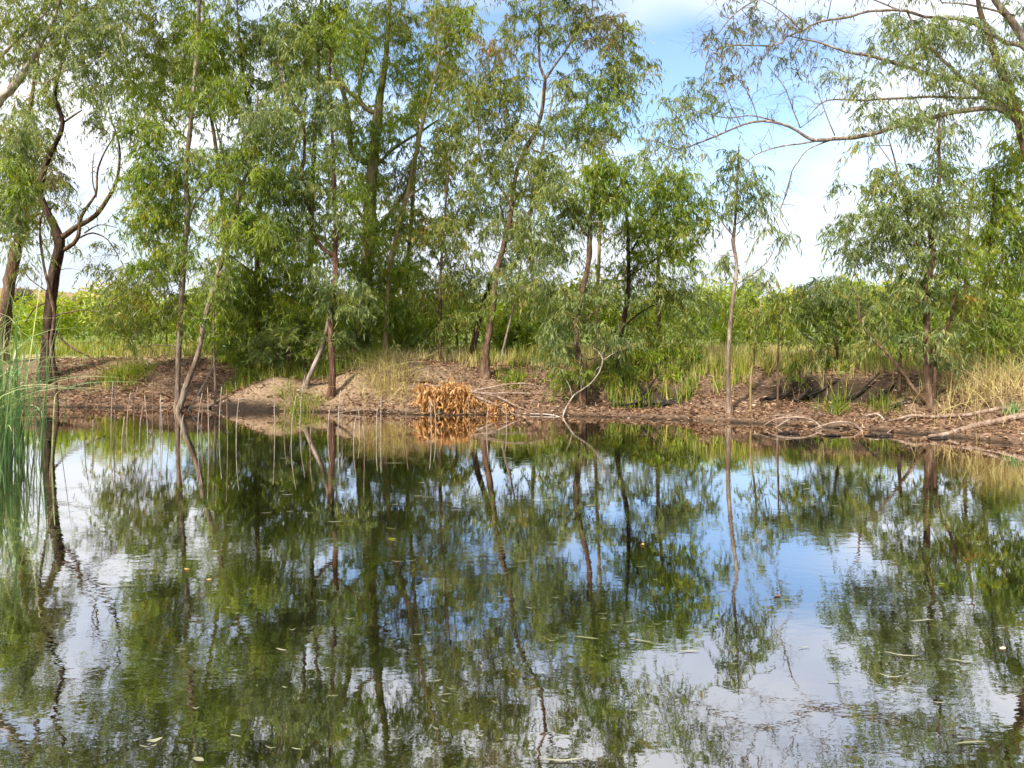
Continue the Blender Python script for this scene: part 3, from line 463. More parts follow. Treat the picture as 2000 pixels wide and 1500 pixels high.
tree('eucalyptus_tree', 'sturdy brown trunk with a leaning side stem on the right bank', [(1818, 797, 24), (1811, 712, 19), (1811, 638, 16), (1809, 572, 15), (1814, 540, 15), (1822, 495, 14), (1818, 466, 13), (1817, 433, 12), (1828, 380, 10), (1833, 327, 8), (1830, 260, 5), (1835, 200, 3)],
     limbs=[[(1806, 789, 9), (1767, 737, 9), (1730, 690, 8), (1690, 652, 7), (1673, 616, 6), (1671, 583, 4), (1655, 555, 3)], [(1823, 780, 11), (1826, 700, 11), (1835, 660, 10), (1855, 627, 8), (1865, 580, 6), (1870, 500, 4)], [(1810, 600, 5), (1780, 580, 4), (1760, 560, 3)],
            [(1813, 545, 6), (1785, 480, 5), (1765, 400, 5), (1750, 330, 4), (1735, 270, 3)], [(1690, 655, 3), (1665, 640, 2.5), (1655, 620, 2)], [(1766, 736, 5), (1740, 700, 4), (1715, 690, 3)]],
     crown=[(1680, 300, 28, 14, .4), (1670, 360, 40, 22, .55), (1730, 340, 40, 40, .8), (1660, 440, 50, 24, .75), (1720, 420, 55, 45, 1.0), (1640, 455, 35, 15, .6), (1770, 380, 50, 50, .9), (1700, 490, 55, 40, 1.0), (1770, 480, 50, 50, 1.1), (1840, 420, 50, 60, 1.1), (1850, 330, 50, 50, .9), (1860, 500, 45, 50, 1.1, 0, 'green'), (1770, 550, 50, 45, 1.1), (1740, 610, 55, 40, .8), (1700, 670, 40, 25, .5), (1790, 640, 45, 45, .5), (1880, 590, 50, 50, 1.1, .3, 'olive'), (1850, 680, 40, 40, .7)],
     bark='brown', leaf='grey', seed=26, dens=.66)
tree('eucalyptus_tree', 'leafy olive tree hanging down along the right edge', [(1925, 765, 11), (1921, 712, 10), (1920, 640, 9), (1930, 540, 8), (1935, 430, 6), (1945, 320, 4)], Y=16.6, limbs=[[(1926, 560, 5), (1970, 490, 4), (2010, 430, 3)], [(1920, 640, 4), (1960, 600, 3), (1990, 580, 2)]],
     crown=[(1930, 360, 45, 55, 1.1), (1980, 300, 40, 55, 1.2, 0, 'yellow'), (1960, 430, 50, 55, 1.2), (1930, 510, 50, 55, 1.2), (1985, 520, 45, 60, 1.3), (1950, 610, 50, 50, 1.1), (1990, 650, 40, 50, 1.2, 0, 'olive'), (1920, 670, 40, 40, .6), (1975, 710, 40, 30, .7), (2030, 420, 40, 120, 1.0)], bark='brown', leaf='green', seed=27, dens=.7)
tree('eucalyptus_tree', 'stubby brown post-like trunk left of the right bank tree', [(1756, 778, 8), (1757, 730, 8), (1758, 686, 7), (1762, 640, 4)], crown=[(1765, 650, 35, 30, .7)], bark='brown', leaf='green', seed=28)
tree('eucalyptus_tree', 'large tree off the right edge with long bare limbs reaching across the sky', [(2095, 775, 60), (2085, 600, 54), (2050, 430, 48), (2010, 300, 42), (1985, 220, 32), (1953, 133, 24), (1940, 100, 21), (1930, 67, 18), (1917, 33, 16), (1910, 0, 14), (1900, -60, 10)], Y=15.2,
     limbs=[[(1990, 240, 20), (1950, 212, 17), (1877, 217, 16), (1833, 227, 15), (1767, 243, 14), (1720, 257, 14), (1667, 268, 13), (1630, 270, 12), (1597, 273, 11), (1573, 263, 9), (1547, 247, 8), (1513, 237, 8), (1477, 238, 7), (1440, 250, 6), (1405, 265, 6), (1367, 280, 5), (1330, 290, 4), (1283, 273, 3), (1240, 270, 2)],
            [(1597, 274, 7), (1560, 281, 6), (1523, 287, 5), (1477, 303, 4), (1455, 325, 3), (1430, 350, 2)], [(1625, 273, 5), (1580, 293, 4.5), (1560, 317, 4.5), (1547, 337, 4), (1537, 367, 3.5), (1527, 400, 3), (1523, 423, 2.5), (1540, 457, 2), (1560, 495, 1.5)],
            [(1547, 337, 2.5), (1538, 375, 2.5), (1522, 415, 2), (1514, 440, 1.5)], [(1630, 265, 4), (1615, 230, 3.5), (1600, 190, 3), (1580, 140, 2)], [(1563, 250, 4), (1545, 195, 4), (1530, 160, 3), (1500, 123, 2)], [(1480, 237, 3.5), (1465, 195, 3), (1447, 165, 3), (1425, 140, 2)], [(1447, 248, 3), (1425, 200, 3), (1415, 160, 2)],
            [(1515, 236, 5), (1470, 225, 4), (1420, 230, 4), (1380, 222, 3), (1340, 212, 2)], [(1700, 262, 3), (1725, 300, 3), (1745, 330, 2)], [(1400, 268, 3), (1370, 250, 2.5), (1345, 215, 2)], [(1330, 290, 3), (1300, 310, 2.5), (1285, 340, 1.5)],
            [(1985, 215, 12), (1930, 195, 10), (1877, 192, 9), (1823, 190, 8), (1767, 192, 8), (1683, 195, 7), (1627, 193, 5), (1600, 202, 4), (1575, 230, 2.5)],
            [(1975, 225, 22), (1920, 180, 17), (1883, 157, 15), (1817, 143, 13), (1750, 123, 12), (1700, 107, 11), (1653, 100, 9), (1617, 87, 7), (1577, 75, 6), (1550, 70, 4), (1520, 60, 2)],
            [(1880, 155, 12), (1838, 115, 11), (1815, 85, 10), (1790, 60, 8), (1770, 20, 6)], [(2040, 140, 20), (1993, 90, 18), (1967, 88, 15), (1933, 67, 13), (1900, 47, 11), (1867, 37, 10), (1800, 33, 9), (1767, 22, 9), (1693, 22, 8), (1660, 32, 8), (1600, 42, 7), (1567, 58, 6), (1533, 72, 6), (1513, 88, 5), (1433, 88, 4), (1390, 98, 2)],
            [(2060, 260, 34), (2020, 120, 28), (1987, 53, 24), (1967, 27, 22), (1947, 0, 20), (1930, -50, 16)], [(1760, 22, 6), (1720, 5, 5), (1680, -10, 4)], [(1980, 30, 7), (1940, 20, 7), (1890, 8, 6), (1840, 5, 4)], [(1513, 85, 4), (1490, 115, 3), (1480, 180, 2)], [(1567, 60, 4), (1520, 20, 3), (1480, -5, 3)], [(1478, 0, 5), (1450, 15, 5), (1425, 35, 4), (1402, 65, 3)]],
     crown=[(1480, 40, 90, 50, .30, 0, 'brown'), (1430, 110, 80, 60, .26, 0, 'brown'), (1390, 190, 60, 50, .4), (1340, 190, 50, 40, .45), (1310, 230, 50, 40, .55), (1560, 110, 70, 50, .22, 0, 'brown'), (1640, 140, 50, 40, .25), (1600, 40, 60, 35, .28, 0, 'brown'), (1690, 180, 45, 40, .55), (1700, 230, 40, 30, .6), (1790, 60, 60, 40, 1.3), (1850, 55, 50, 40, .8), (1740, 60, 40, 40, .5), (1790, 130, 60, 45, .7), (1850, 160, 50, 40, .8), (1780, 220, 50, 45, 1.1, -.3), (1850, 260, 50, 40, 1.0), (1920, 150, 50, 45, .9), (1960, 200, 45, 50, 1.1, 0, 'green'), (1730, 110, 40, 30, .4), (1290, 300, 45, 35, .6), (1350, 290, 40, 30, .3), (1450, 190, 90, 60, .55, 0, 'bare'), (1560, 200, 90, 60, .5, 0, 'bare'), (1460, 290, 60, 30, .4, 0, 'bare'), (1540, 370, 25, 60, .5, 0, 'bare'), (1350, 270, 70, 40, .5, 0, 'bare'), (1480, -60, 90, 40, .3), (1640, -70, 90, 50, .4), (1800, -70, 90, 60, .8), (1930, -90, 100, 70, .9), (1900, 60, 60, 40, .7), (1975, 120, 40, 60, .8, -.4), (1990, 30, 40, 40, .6), (1520, 60, 100, 60, .6, 0, 'bare'), (1640, 120, 80, 70, .5, 0, 'bare'), (1400, 60, 70, 60, .5, 0, 'bare')],
     bark='brown', limb_bark='grey', leaf='grey', wscale=.76, seed=29, tw=3, nl=12, ll=(.10, .18), lw=.023, depth=.9, dens=.95)
# trees a little further back that close the thicket
for k, (lab, tr, Y, cr_, bk, lf) in enumerate([
    ('slim tree in the second row behind the leaning pale trunk', [(440, 705, 14), (445, 550, 12), (430, 350, 10), (400, 150, 7), (395, 0, 4)], 24.5, [(330, 180, 90, 90, 1.0), (420, 330, 90, 80, 1.0), (400, 120, 90, 80, .9), (480, 420, 80, 70, 1.0), (340, 470, 70, 60, .9), (500, 620, 70, 60, 1.3), (430, 560, 70, 70, 1.2)], 'brown', 'olive'),
    ('leafy tree in the second row behind the red-brown trunk', [(600, 705, 14), (605, 550, 12), (610, 350, 10), (620, 150, 7), (625, 0, 4)], 25.0, [(600, 120, 90, 90, .9), (600, 320, 80, 70, .8), (690, 110, 60, 60, .7), (650, 60, 80, 60, .8), (560, 240, 80, 70, .8), (620, 480, 70, 50, .6), (600, 600, 70, 60, 1.3), (670, 640, 60, 50, 1.3), (560, 430, 60, 60, .8)], 'dark', 'green'),
    ('leafy tree in the second row between mossy and slender tan trunks', [(800, 702, 12), (795, 550, 11), (805, 400, 9), (815, 250, 6), (820, 100, 3)], 25.0, [(800, 210, 70, 60, .8), (690, 210, 60, 60, .7), (700, 330, 70, 60, .7), (880, 330, 60, 70, .8), (780, 420, 80, 60, .8), (690, 460, 60, 50, .8), (870, 440, 60, 50, .7), (870, 130, 60, 60, .7), (800, 560, 80, 60, 1.1), (840, 480, 60, 50, .7), (750, 640, 70, 45, 1.3), (880, 600, 60, 45, 1.0)], 'brown', 'olive'),
    ('tree in the second row behind the tall central trunk', [(1045, 700, 12), (1040, 550, 10), (1035, 400, 8), (1060, 280, 6), (1080, 180, 3)], 24.0, [(1050, 300, 60, 50, .7), (1090, 340, 60, 50, .7), (1020, 450, 60, 50, .6), (1060, 480, 60, 50, .6), (1130, 280, 60, 40, .6), (1050, 620, 60, 45, .7)], 'tan', 'grey'),
    ('tree in the second row behind the rusty-clumped trunk', [(1290, 700, 12), (1285, 560, 10), (1290, 450, 8), (1300, 380, 5), (1310, 330, 3)], 23.0, [(1300, 400, 60, 45, .7), (1240, 420, 60, 45, .7), (1330, 480, 45, 45, .7), (1270, 590, 80, 50, .5), (1360, 600, 60, 40, .4)], 'brown', 'green'),
    ('tree in the second row behind the right bank tree', [(1880, 710, 12), (1885, 580, 10), (1890, 450, 8), (1900, 350, 5)], 21.0, [(1890, 470, 60, 60, .9), (1800, 560, 60, 45, .7), (1950, 570, 60, 60, 1.0), (1900, 640, 60, 45, 1.0), (1790, 430, 60, 50, .7), (1960, 380, 50, 60, .9)], 'brown', 'olive')]):
    tree('eucalyptus_tree', lab, tr, Y=Y, crown=cr_, bark=bk, leaf=lf, seed=60 + k, ll=(.13, .22), lw=.036, depth=1.6, nl=12, dens=.8 if k < 3 else .55)

for k, (lab, tr, Y, cr_, lf) in enumerate([
    ('olive understory shrub right of the mossy trunk foot', [(790, 712, 6), (792, 670, 5), (795, 630, 3)], 21.8, [(790, 650, 70, 40, 1.5), (830, 600, 50, 40, 1.0), (770, 590, 50, 40, 1.0)], 'olive'),
    ('bright leafy shrub behind the slim brown stem', [(895, 706, 6), (893, 660, 5), (890, 620, 3)], 22.5, [(885, 650, 55, 40, 1.3, 0, 'yellow'), (900, 600, 60, 45, 1.2)], 'green'),
    ('dark shrub filling the thicket behind the feathery sapling', [(480, 740, 6), (482, 690, 5), (485, 640, 3)], 20.8, [(470, 690, 50, 35, 1.4), (530, 700, 55, 30, 1.4), (600, 690, 40, 35, 1.2), (450, 640, 40, 40, 1.0)], 'green'),
    ('weeping pale shrub between the red-brown and mossy trunks', [(690, 738, 6), (692, 690, 5), (695, 650, 3)], 19.6, [(690, 670, 40, 40, 1.2), (720, 690, 40, 25, 1.0), (680, 610, 40, 30, .8)], 'grey'),
    ('yellow-green hedge shrub behind the lone young tree', [(1460, 716, 6), (1460, 670, 5), (1462, 620, 3)], 23.5, [(1420, 620, 50, 45, 1.3), (1490, 620, 60, 45, 1.3), (1450, 670, 60, 30, 1.0), (1545, 620, 40, 45, 1.0)], 'yellow'),
    ('leafy shrub low under the drooping foliage right of centre', [(1245, 770, 6), (1248, 740, 5), (1250, 700, 3)], 18.2, [(1230, 730, 60, 28, 1.3), (1300, 735, 55, 28, 1.2, 0, 'yellow'), (1190, 720, 40, 30, 1.0)], 'green'),
    ('bright crowned bush rising behind the weeping shrub', [(1690, 705, 8), (1690, 640, 6), (1690, 580, 3)], 25.0, [(1690, 570, 50, 35, 1.5), (1660, 620, 60, 40, 1.2), (1730, 620, 50, 40, 1.2)], 'yellow'),
    ('bushy undergrowth behind the right edge of the bank', [(1950, 745, 6), (1950, 700, 5), (1955, 650, 3)], 19.0, [(1920, 690, 50, 35, 1.1), (1985, 680, 50, 40, 1.1, 0, 'green'), (1870, 660, 40, 40, .8)], 'olive')]):
    tree('shrub', lab, tr, Y=Y, crown=cr_, bark='brown', leaf=lf, seed=90 + k, cat='shrub', ll=(.11, .19), lw=.034, droop=.8, dens=.45)

# ------------------------------------------------------------------ orchard rows, far trees, hill
def blob_bush(rng, rx, rz, n, ln, wd, up=.3):
    k = unit(rng.standard_normal((n, 3))); k *= rng.random((n, 1)) ** .33
    lob = unit(rng.standard_normal((14, 3))) * .6; lob[:, 2] = np.abs(lob[:, 2]) * .9
    k = k * .55 + lob[rng.integers(0, 14, n)]
    P = k * np.array([rx, rx, rz]) + np.array([0, 0, rz * .55]); P[:, 2] = np.abs(P[:, 2])
    d = unit(rng.standard_normal((n, 3)) + np.array([0, 0, up]))
    V, T = leaf_quads(P, d, rng.uniform(.7, 1.3, n) * ln, rng.uniform(.7, 1.3, n) * wd, rng)
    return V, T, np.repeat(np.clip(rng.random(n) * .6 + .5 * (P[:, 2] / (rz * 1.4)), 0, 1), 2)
protos = []
for k in range(3):
    rng = np.random.default_rng(200 + k); protos.append((blob_bush(rng, 1.5, 1.9, 2200, .22, .09)))
pm = {}; stem_me = None
rng = np.random.default_rng(77)
spots = []
for rowY, x0, x1, st in ((29, -19.5, 22, 2.5), (36, -25, 27, 2.7), (46, -34, 33, 3.0)):
    x = x0
    while x < x1:
        spots.append((x + rng.uniform(-.3, .3), rowY + rng.uniform(-.5, .5)))
        x += st
LAND = [(-20, 'the reeds at the left edge'), (60, 'the leftmost thick brown trunk'), (110, 'the dark forked trunk'), (165, 'the gap right of the forked trunk'), (240, 'the yellow-green tussock'), (300, 'the leaves hanging left of the straight pale trunk'), (350, 'the straight pale trunk'), (410, 'the leaning pale trunk'), (470, 'the left part of the dark thicket'), (510, 'the thicket trunk'), (575, 'the feathery sapling'), (648, 'the red-brown trunk'), (705, 'the mossy trunk'), (765, 'the straw tussock'), (815, 'the slender tan trunk'), (860, 'the slim brown stem'), (920, 'the slanting dark trunk'), (960, 'the tall central trunk'), (1012, 'the dark glossy bush'), (1070, 'the weeping leaves at centre right'), (1130, 'the curving brown trunk'), (1175, 'the thin tan stem'), (1225, 'the rusty-clumped trunk'), (1290, 'the drooping green crown'), (1350, 'the right end of the drooping crown'), (1400, 'the gap left of the lone young tree'), (1428, 'the lone young tree'), (1475, 'the gap right of the lone young tree'), (1520, 'the thin upright stem'), (1580, 'the left side of the weeping shrub'), (1640, 'the weeping shrub'), (1695, 'the leaning side stem'), (1757, 'the stubby post-like trunk'), (1815, 'the sturdy right bank trunk'), (1870, 'the gap right of the sturdy trunk'), (1925, 'the olive tree at the right edge'), (2000, 'the right edge of the picture')]
used = set()
for i, (x, y) in enumerate(spots):
    bpx = 1000 + x * F / y
    if not -70 < bpx < 2070: continue
    k = i % 3; mk = 'yellow' if (i * 7) % 5 < 3 else 'grass'
    loc = (x, y, gz(x, y)); e = empty('orchard_bush', loc); sc_ = rng.uniform(.72, 1.12); e.scale = (sc_, sc_, sc_ * rng.uniform(.75, 1.0)); e.rotation_euler = (0, 0, rng.uniform(0, 6.28))
    row = 'nearest' if y < 32 else ('middle' if y < 41 else 'farthest')
    ph = min((l for l in LAND if (row, l[1]) not in used), key=lambda l: abs(l[0] - bpx))[1]; used.add((row, ph))
    tag(e, f'orchard bush of the {row} row behind {ph}', 'bush', f'orchard bushes of the {row} row')
    if (k, mk) not in pm:
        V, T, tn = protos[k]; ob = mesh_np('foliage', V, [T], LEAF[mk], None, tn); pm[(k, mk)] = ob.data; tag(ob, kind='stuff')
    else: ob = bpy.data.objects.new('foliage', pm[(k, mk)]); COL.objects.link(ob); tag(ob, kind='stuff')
    ob.parent = e
    if stem_me is None:
        mb = MB(); mb.tube([(0, 0, -.15), (.02, 0, .4), (.05, .03, 1.1)], [.07, .055, .03], 6); sm = mb.build('stem', BARK['brown']); stem_me = sm.data
    else: sm = bpy.data.objects.new('stem', stem_me); COL.objects.link(sm)
    sm.parent = e
for i, (px, top, Y, wpx, lab) in enumerate([(40, 560, 150, 60, 'dull far tree at the left edge of the horizon'), (160, 566, 130, 40, 'round far tree right of the forked trunk on the horizon'), (215, 572, 140, 50, 'low far tree on the horizon beside the left thicket'), (1030, 530, 120, 50, 'greyish far tree showing right of the tall central trunk'),
                                     (1100, 556, 150, 60, 'low far tree behind the curving brown trunk'), (1466, 528, 110, 42, 'grey-brown far tree right of the lone young tree'), (1560, 556, 140, 60, 'far tree low in the right-hand sky gap'), (1680, 560, 120, 60, 'far tree behind the weeping shrub on the horizon'), (890, 556, 140, 60, 'far tree between the slim stem and the central trunk')]):
    r2 = np.random.default_rng(300 + i); h = (HOR - top) * Y / F + H - .9; rx = wpx / 2 * Y / F
    X = (px - 1000) * Y / F; g = gz(X, Y); e = empty('far_tree', (X, Y, g)); tag(e, lab, 'tree', 'far trees on the horizon')
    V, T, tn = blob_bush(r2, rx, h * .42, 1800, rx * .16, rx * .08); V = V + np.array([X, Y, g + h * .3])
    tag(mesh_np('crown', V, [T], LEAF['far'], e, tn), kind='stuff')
    mb = MB(); mb.tube([(X, Y, g - .3), (X, Y, g + h * .3), (X + .2, Y, g + h * .7)], [.3, .25, .1], 6); mb.build('trunk', BARK['brown'], e)
# low brown rise on the left skyline
hx = np.linspace(-330, -60, 60); hy = np.linspace(230, 330, 16); HX, HY = np.meshgrid(hx, hy)
HZ = -1 + 13.5 * np.exp(-((HX + 190) / 75) ** 2) * np.exp(-((HY - 280) / 32) ** 2) + .5 * wob(HX * .05, HY * .05)
hm, t, o = mat_new('dry_hillside'); p = N(t, 'ShaderNodeBsdfPrincipled'); p.inputs['Roughness'].default_value = 1
c = N(t, 'ShaderNodeTexCoord'); n1 = N(t, 'ShaderNodeTexNoise'); n1.inputs['Scale'].default_value = .15; n1.inputs['Detail'].default_value = 8; t.links.new(c.outputs['Object'], n1.inputs['Vector'])
r1 = ramp(t, [(.35, (.16, .10, .06)), (.5, (.27, .16, .10)), (.65, (.20, .17, .08))]); t.links.new(n1.outputs['Fac'], r1.inputs['Fac']); t.links.new(r1.outputs[0], p.inputs['Base Color']); t.links.new(p.outputs[0], o.inputs[0])
J = (np.arange(15)[:, None] * 60 + np.arange(59)[None]).ravel()
tag(mesh_np('hill', np.stack([HX, HY, HZ + 1.2], -1).reshape(-1, 3), [np.stack([J, J + 1, J + 61, J + 60], -1)], hm, smooth=True), kind='structure')
# teal plastic guards round young plants
tm, t, o = mat_new('teal_plastic'); p = N(t, 'ShaderNodeBsdfPrincipled'); p.inputs['Base Color'].default_value = (.10, .42, .36, 1); p.inputs['Roughness'].default_value = .5
nn = N(t, 'ShaderNodeTexNoise'); nn.inputs['Scale'].default_value = 9; rr_ = ramp(t, [(.3, (.08, .36, .30)), (.7, (.16, .50, .42))]); t.links.new(nn.outputs['Fac'], rr_.inputs['Fac']); t.links.new(rr_.outputs[0], p.inputs['Base Color']); t.links.new(p.outputs[0], o.inputs[0])
for px, lab in ((110, 'teal tree guard just right of the forked trunk'), (200, 'teal tree guard in the gap above the green grass tussock')):
    Y = 25.0; X = (px - 1000) * Y / F; g = gz(X, Y); mb = MB()
    mb.tube([(X, Y, g - .02), (X, Y, g + .12), (X + .01, Y, g + .24)], [.06, .055, .065], 3); tag(mb.build('tree_guard', tm, None, False, (X, Y, g)), lab, 'tree guard', 'teal tree guards')

# ------------------------------------------------------------------ leaf litter, grass
rng = np.random.default_rng(5)
n = 230000; x = rng.uniform(-12.5, 11, n); y = rng.uniform(11.5, 22.5, n); d = shore_dist(x, y)
ok = (d > -.12) & (d < 4.0) & (rng.random(n) < np.where(d < 3.0, 1, .35)) & (rng.random(n) < .62 + .6 * wob(x * 2.2, y * 2.6 + 4)) & (rng.random(n) < .35 + 4 * np.clip(d, 0, 1))
sl = np.exp(-(((x + 5.75) / 1.0) ** 2 + ((y - 18.1) / .6) ** 2)) + np.exp(-((np.abs(x + 3.2) / 2.2) ** 4 + ((y - 18.2) / .9) ** 2))
ok &= rng.random(n) > sl * .62
hl = 1.3 * np.exp(-(((x - 3.1) / 1.0) ** 2 + ((y - 17.25) / .42) ** 2)) + 1.3 * np.exp(-(((x - 6.9) / 1.4) ** 2 + ((y - 16.4 + .25 * (x - 7)) / .45) ** 2))
ok &= rng.random(n) > hl * .8
x, y = x[ok], y[ok]; n = len(x); z = np.maximum(ground(x, y), .003) + .004 + .045 * rng.random(n) ** 2
dr = unit(np.stack([rng.standard_normal(n), rng.standard_normal(n), .22 * rng.standard_normal(n) + .08], -1))
V, T = leaf_quads(np.stack([x, y, z], -1), dr, rng.uniform(.05, .15, n), rng.uniform(.012, .026, n), rng, .14)
tag(mesh_np('leaf_litter', V, [T], LEAF['litter'], None, np.repeat(np.clip(rng.beta(1.6, 2.1, n) + .22 * wob(x * .9 + 2, y * 1.4), 0, 1), 2)), 'pinkish brown fallen gum leaves covering the bank', 'leaf litter', kind='stuff')

n = 2600; x = rng.uniform(-11, 8.6, n); y = rng.uniform(11, 18.6, n); d = shore_dist(x, y) + .16 * wob(x * 1.3, y * 1.3)
ok = (d < -.03) & (rng.random(n) < np.exp(np.minimum(d, 0) * 2.6)) & (rng.random(n) < .55 + .7 * wob(x * 1.7, y * 1.1)); x, y = x[ok], y[ok]; n = len(x)
dr = unit(np.stack([rng.standard_normal(n), rng.standard_normal(n), .03 * rng.standard_normal(n)], -1))
V, T = leaf_quads(np.stack([x, y, np.full(n, .006)], -1), dr, rng.uniform(.05, .14, n), rng.uniform(.012, .024, n), rng, .01)
V[:, 2] = np.clip(V[:, 2], .003, .012)
tag(mesh_np('floating_litter', V, [T], LEAF['litter'], None, np.repeat(rng.beta(1.8, 1.8, n), 2)), 'scattered brown leaves floating along the shoreline', 'leaf litter', kind='stuff')

def blades(P, rng, hh, wd, lean=.35, seg=3, curl=.5):
    """tapering curved blades of grass, seg sections each"""
    n = len(P); az = rng.uniform(0, 2 * math.pi, n); d = np.stack([np.cos(az), np.sin(az), np.zeros(n)], -1)
    le = np.abs(rng.standard_normal(n)) * lean; hh = hh * rng.uniform(.55, 1.2, n); wv = unit(np.cross(d, np.array([0, 0, 1.0])) + .4 * rng.standard_normal((n, 3)))
    rows = []
    for k in range(seg + 1):
        s = k / seg; c = P + d * (hh * le * (s * .5 + curl * s * s))[:, None] + np.array([0, 0, 1.0]) * (hh * (s - .25 * curl * le * s * s))[:, None]
        ww = wd * (1 - s ** 1.6) * .5 + .0008
        rows += [c - wv * ww, c + wv * ww]
    V = np.stack(rows, 1).reshape(-1, 3); m = 2 * (seg + 1); b = np.arange(n)[:, None] * m
    Q = np.concatenate([np.stack([b + 2 * k, b + 2 * k + 1, b + 2 * k + 3, b + 2 * k + 2], -1) for k in range(seg)], 1).reshape(-1, 4)
    return V, Q, seg
def grass_field(name, label, mat, boxes, h, wd, seed, tufts=14, lean=.4, tone=(0, 1)):
    rng = np.random.default_rng(seed); Ps = []; hs = []
    for (x0, x1, y0, y1, n) in boxes:
        cx = rng.uniform(x0, x1, n); cy = rng.uniform(y0, y1, n); k = rng.integers(tufts // 2, tufts + 1, n)
        X = np.repeat(cx, k) + rng.standard_normal(k.sum()) * .07; Yv = np.repeat(cy, k) + rng.standard_normal(k.sum()) * .07
        Ps.append(np.stack([X, Yv, ground(X, Yv) - .02], -1)); hs.append(np.repeat(rng.uniform(.5, 1.2, n), k) * h)
    P = np.vstack(Ps); hh = np.concatenate(hs); ok = shore_dist(P[:, 0], P[:, 1]) > .35; P, hh = P[ok], hh[ok]
    V, Q, sg = blades(P, rng, hh, wd, lean)
    tag(mesh_np(name, V, [Q], LEAF[mat], None, np.repeat(rng.uniform(*tone, len(P)), sg)), label, 'grass', kind='stuff')
grass_field('dry_grass', 'pale straw-coloured dry grass on top of the bank', 'straw', [(-1.2, 1.6, 19.0, 23, 230), (1.5, 9.5, 17.9, 24, 1900), (6, 11, 16.6, 20, 350), (-12, -6.5, 22, 25, 160), (-4.5, -1.2, 19.4, 21, 130), (-16, 16, 24, 28, 500)], .42, .012, 11)
grass_field('green_grass', 'fresh green grass and weeds among the straw', 'grass', [(1.2, 7.5, 17.2, 21, 120), (7, 10.5, 16.3, 19, 60), (-1, 1.5, 19.2, 22, 90), (-17, -6, 22.5, 28, 420), (-7, -3.2, 18.5, 20, 120), (2.2, 5.5, 16.8, 18.6, 60)], .5, .016, 12, tufts=16)
def tussock(name, label, px, py, mat, n, h, wd, lean, seed, rad=.14, cat='grass clump', Y=None, tone=(0, 1)):
    rng = np.random.default_rng(seed); Y = Y or hit(px, py); X = (px - 1000) * Y / F; g = gz(X, Y)
    q = rng.standard_normal((n, 2)) * rad; P = np.stack([X + q[:, 0], Y + q[:, 1], ground(X + q[:, 0], Y + q[:, 1]) - .02], -1)
    V, Q, sg = blades(P, rng, np.full(n, h), wd, lean, 4, .7)
    e = empty(name, (X, Y, g)); tag(e, label, cat); tag(mesh_np('blades', V, [Q], LEAF[mat], e, np.repeat(rng.uniform(*tone, n), sg)), kind='stuff')
tussock('grass_tussock', 'yellow-green grass tussock on the left bank below hanging leaves', 240, 742, 'grass', 500, .55, .012, .9, 21, .3)
tussock('grass_tussock', 'bright green grass clump on the right flank of the soil mound', 592, 800, 'grass', 260, .32, .010, .9, 22, .22)
tussock('grass_tussock', 'small green grass tuft at the top of the soil mound', 560, 775, 'grass', 120, .32, .010, .7, 23, .15)
tussock('grass_tussock', 'dry straw tussock spilling down the earth bank beside the log', 765, 752, 'straw', 520, .55, .010, 1.5, 24, .3)
tussock('grass_tussock', 'tall straw tuft on the crest behind the earth bank', 740, 722, 'straw', 300, .42, .010, .8, 25, .35)
tussock('grass_tussock', 'green sedge tuft left of the right bank trunk', 1722, 800, 'green', 110, .38, .013, .7, 26, .14)
tussock('grass_tussock', 'green sedge tuft beneath the weeping shrub', 1630, 806, 'green', 110, .38, .013, .7, 27, .16)
tussock('grass_tussock', 'small dark green tuft behind the fallen log at the right edge', 1977, 806, 'reed', 70, .25, .014, .5, 28, .08)
tussock('grass_tussock', 'lime green weed patch right of the central trunk foot', 1000, 745, 'yellow', 160, .3, .025, .8, 29, .18)
tussock('grass_tussock', 'yellow bush of grass in front of the right bank trunk', 1720, 765, 'yellow', 420, .65, .016, .6, 30, .35, Y=18.5)
tussock('grass_tussock', 'tan dry grass mass along the right edge of the bank', 1930, 770, 'straw', 700, .7, .011, .8, 31, .6)

# dead orange brush
rng = np.random.default_rng(41); Yb = 16.98
e = empty('dead_brush', at(890, 812, Yb)); tag(e, 'fallen branch with dense dead orange leaves at the water edge', 'brush pile')
px = np.concatenate([rng.uniform(822, 905, 260), rng.uniform(880, 1000, 120)]); py = np.where(px < 905, rng.uniform(752, 795, len(px)), 768 + (px - 905) * .30 + rng.uniform(0, 24, len(px)))
yy = Yb + rng.uniform(-.25, .35, len(px)); P = np.stack([(px - 1000) * yy / F, yy, H - (py - HOR) * yy / F], -1); P[:, 2] = np.maximum(P[:, 2], .12)
V, T, tn, TV, TQ = sprays(P, rng, 3, 6, (.12, .32), (.07, .17), .034, 1.1); V[:, 2] = np.maximum(V[:, 2], .015)
tag(mesh_np('foliage', V, [T], LEAF['orange'], e, tn), kind='stuff')
for lm in ([(990, 800, 6), (930, 775, 7), (880, 757, 6), (825, 752, 4)], [(930, 776, 4), (880, 790, 3), (835, 800, 2)]):
    q = path3(lm, Yb); mb = MB(); mb.tube(q[:, :3], q[:, 3], 6, rng, .05); mb.build('branch', BARK['fallen'], e)
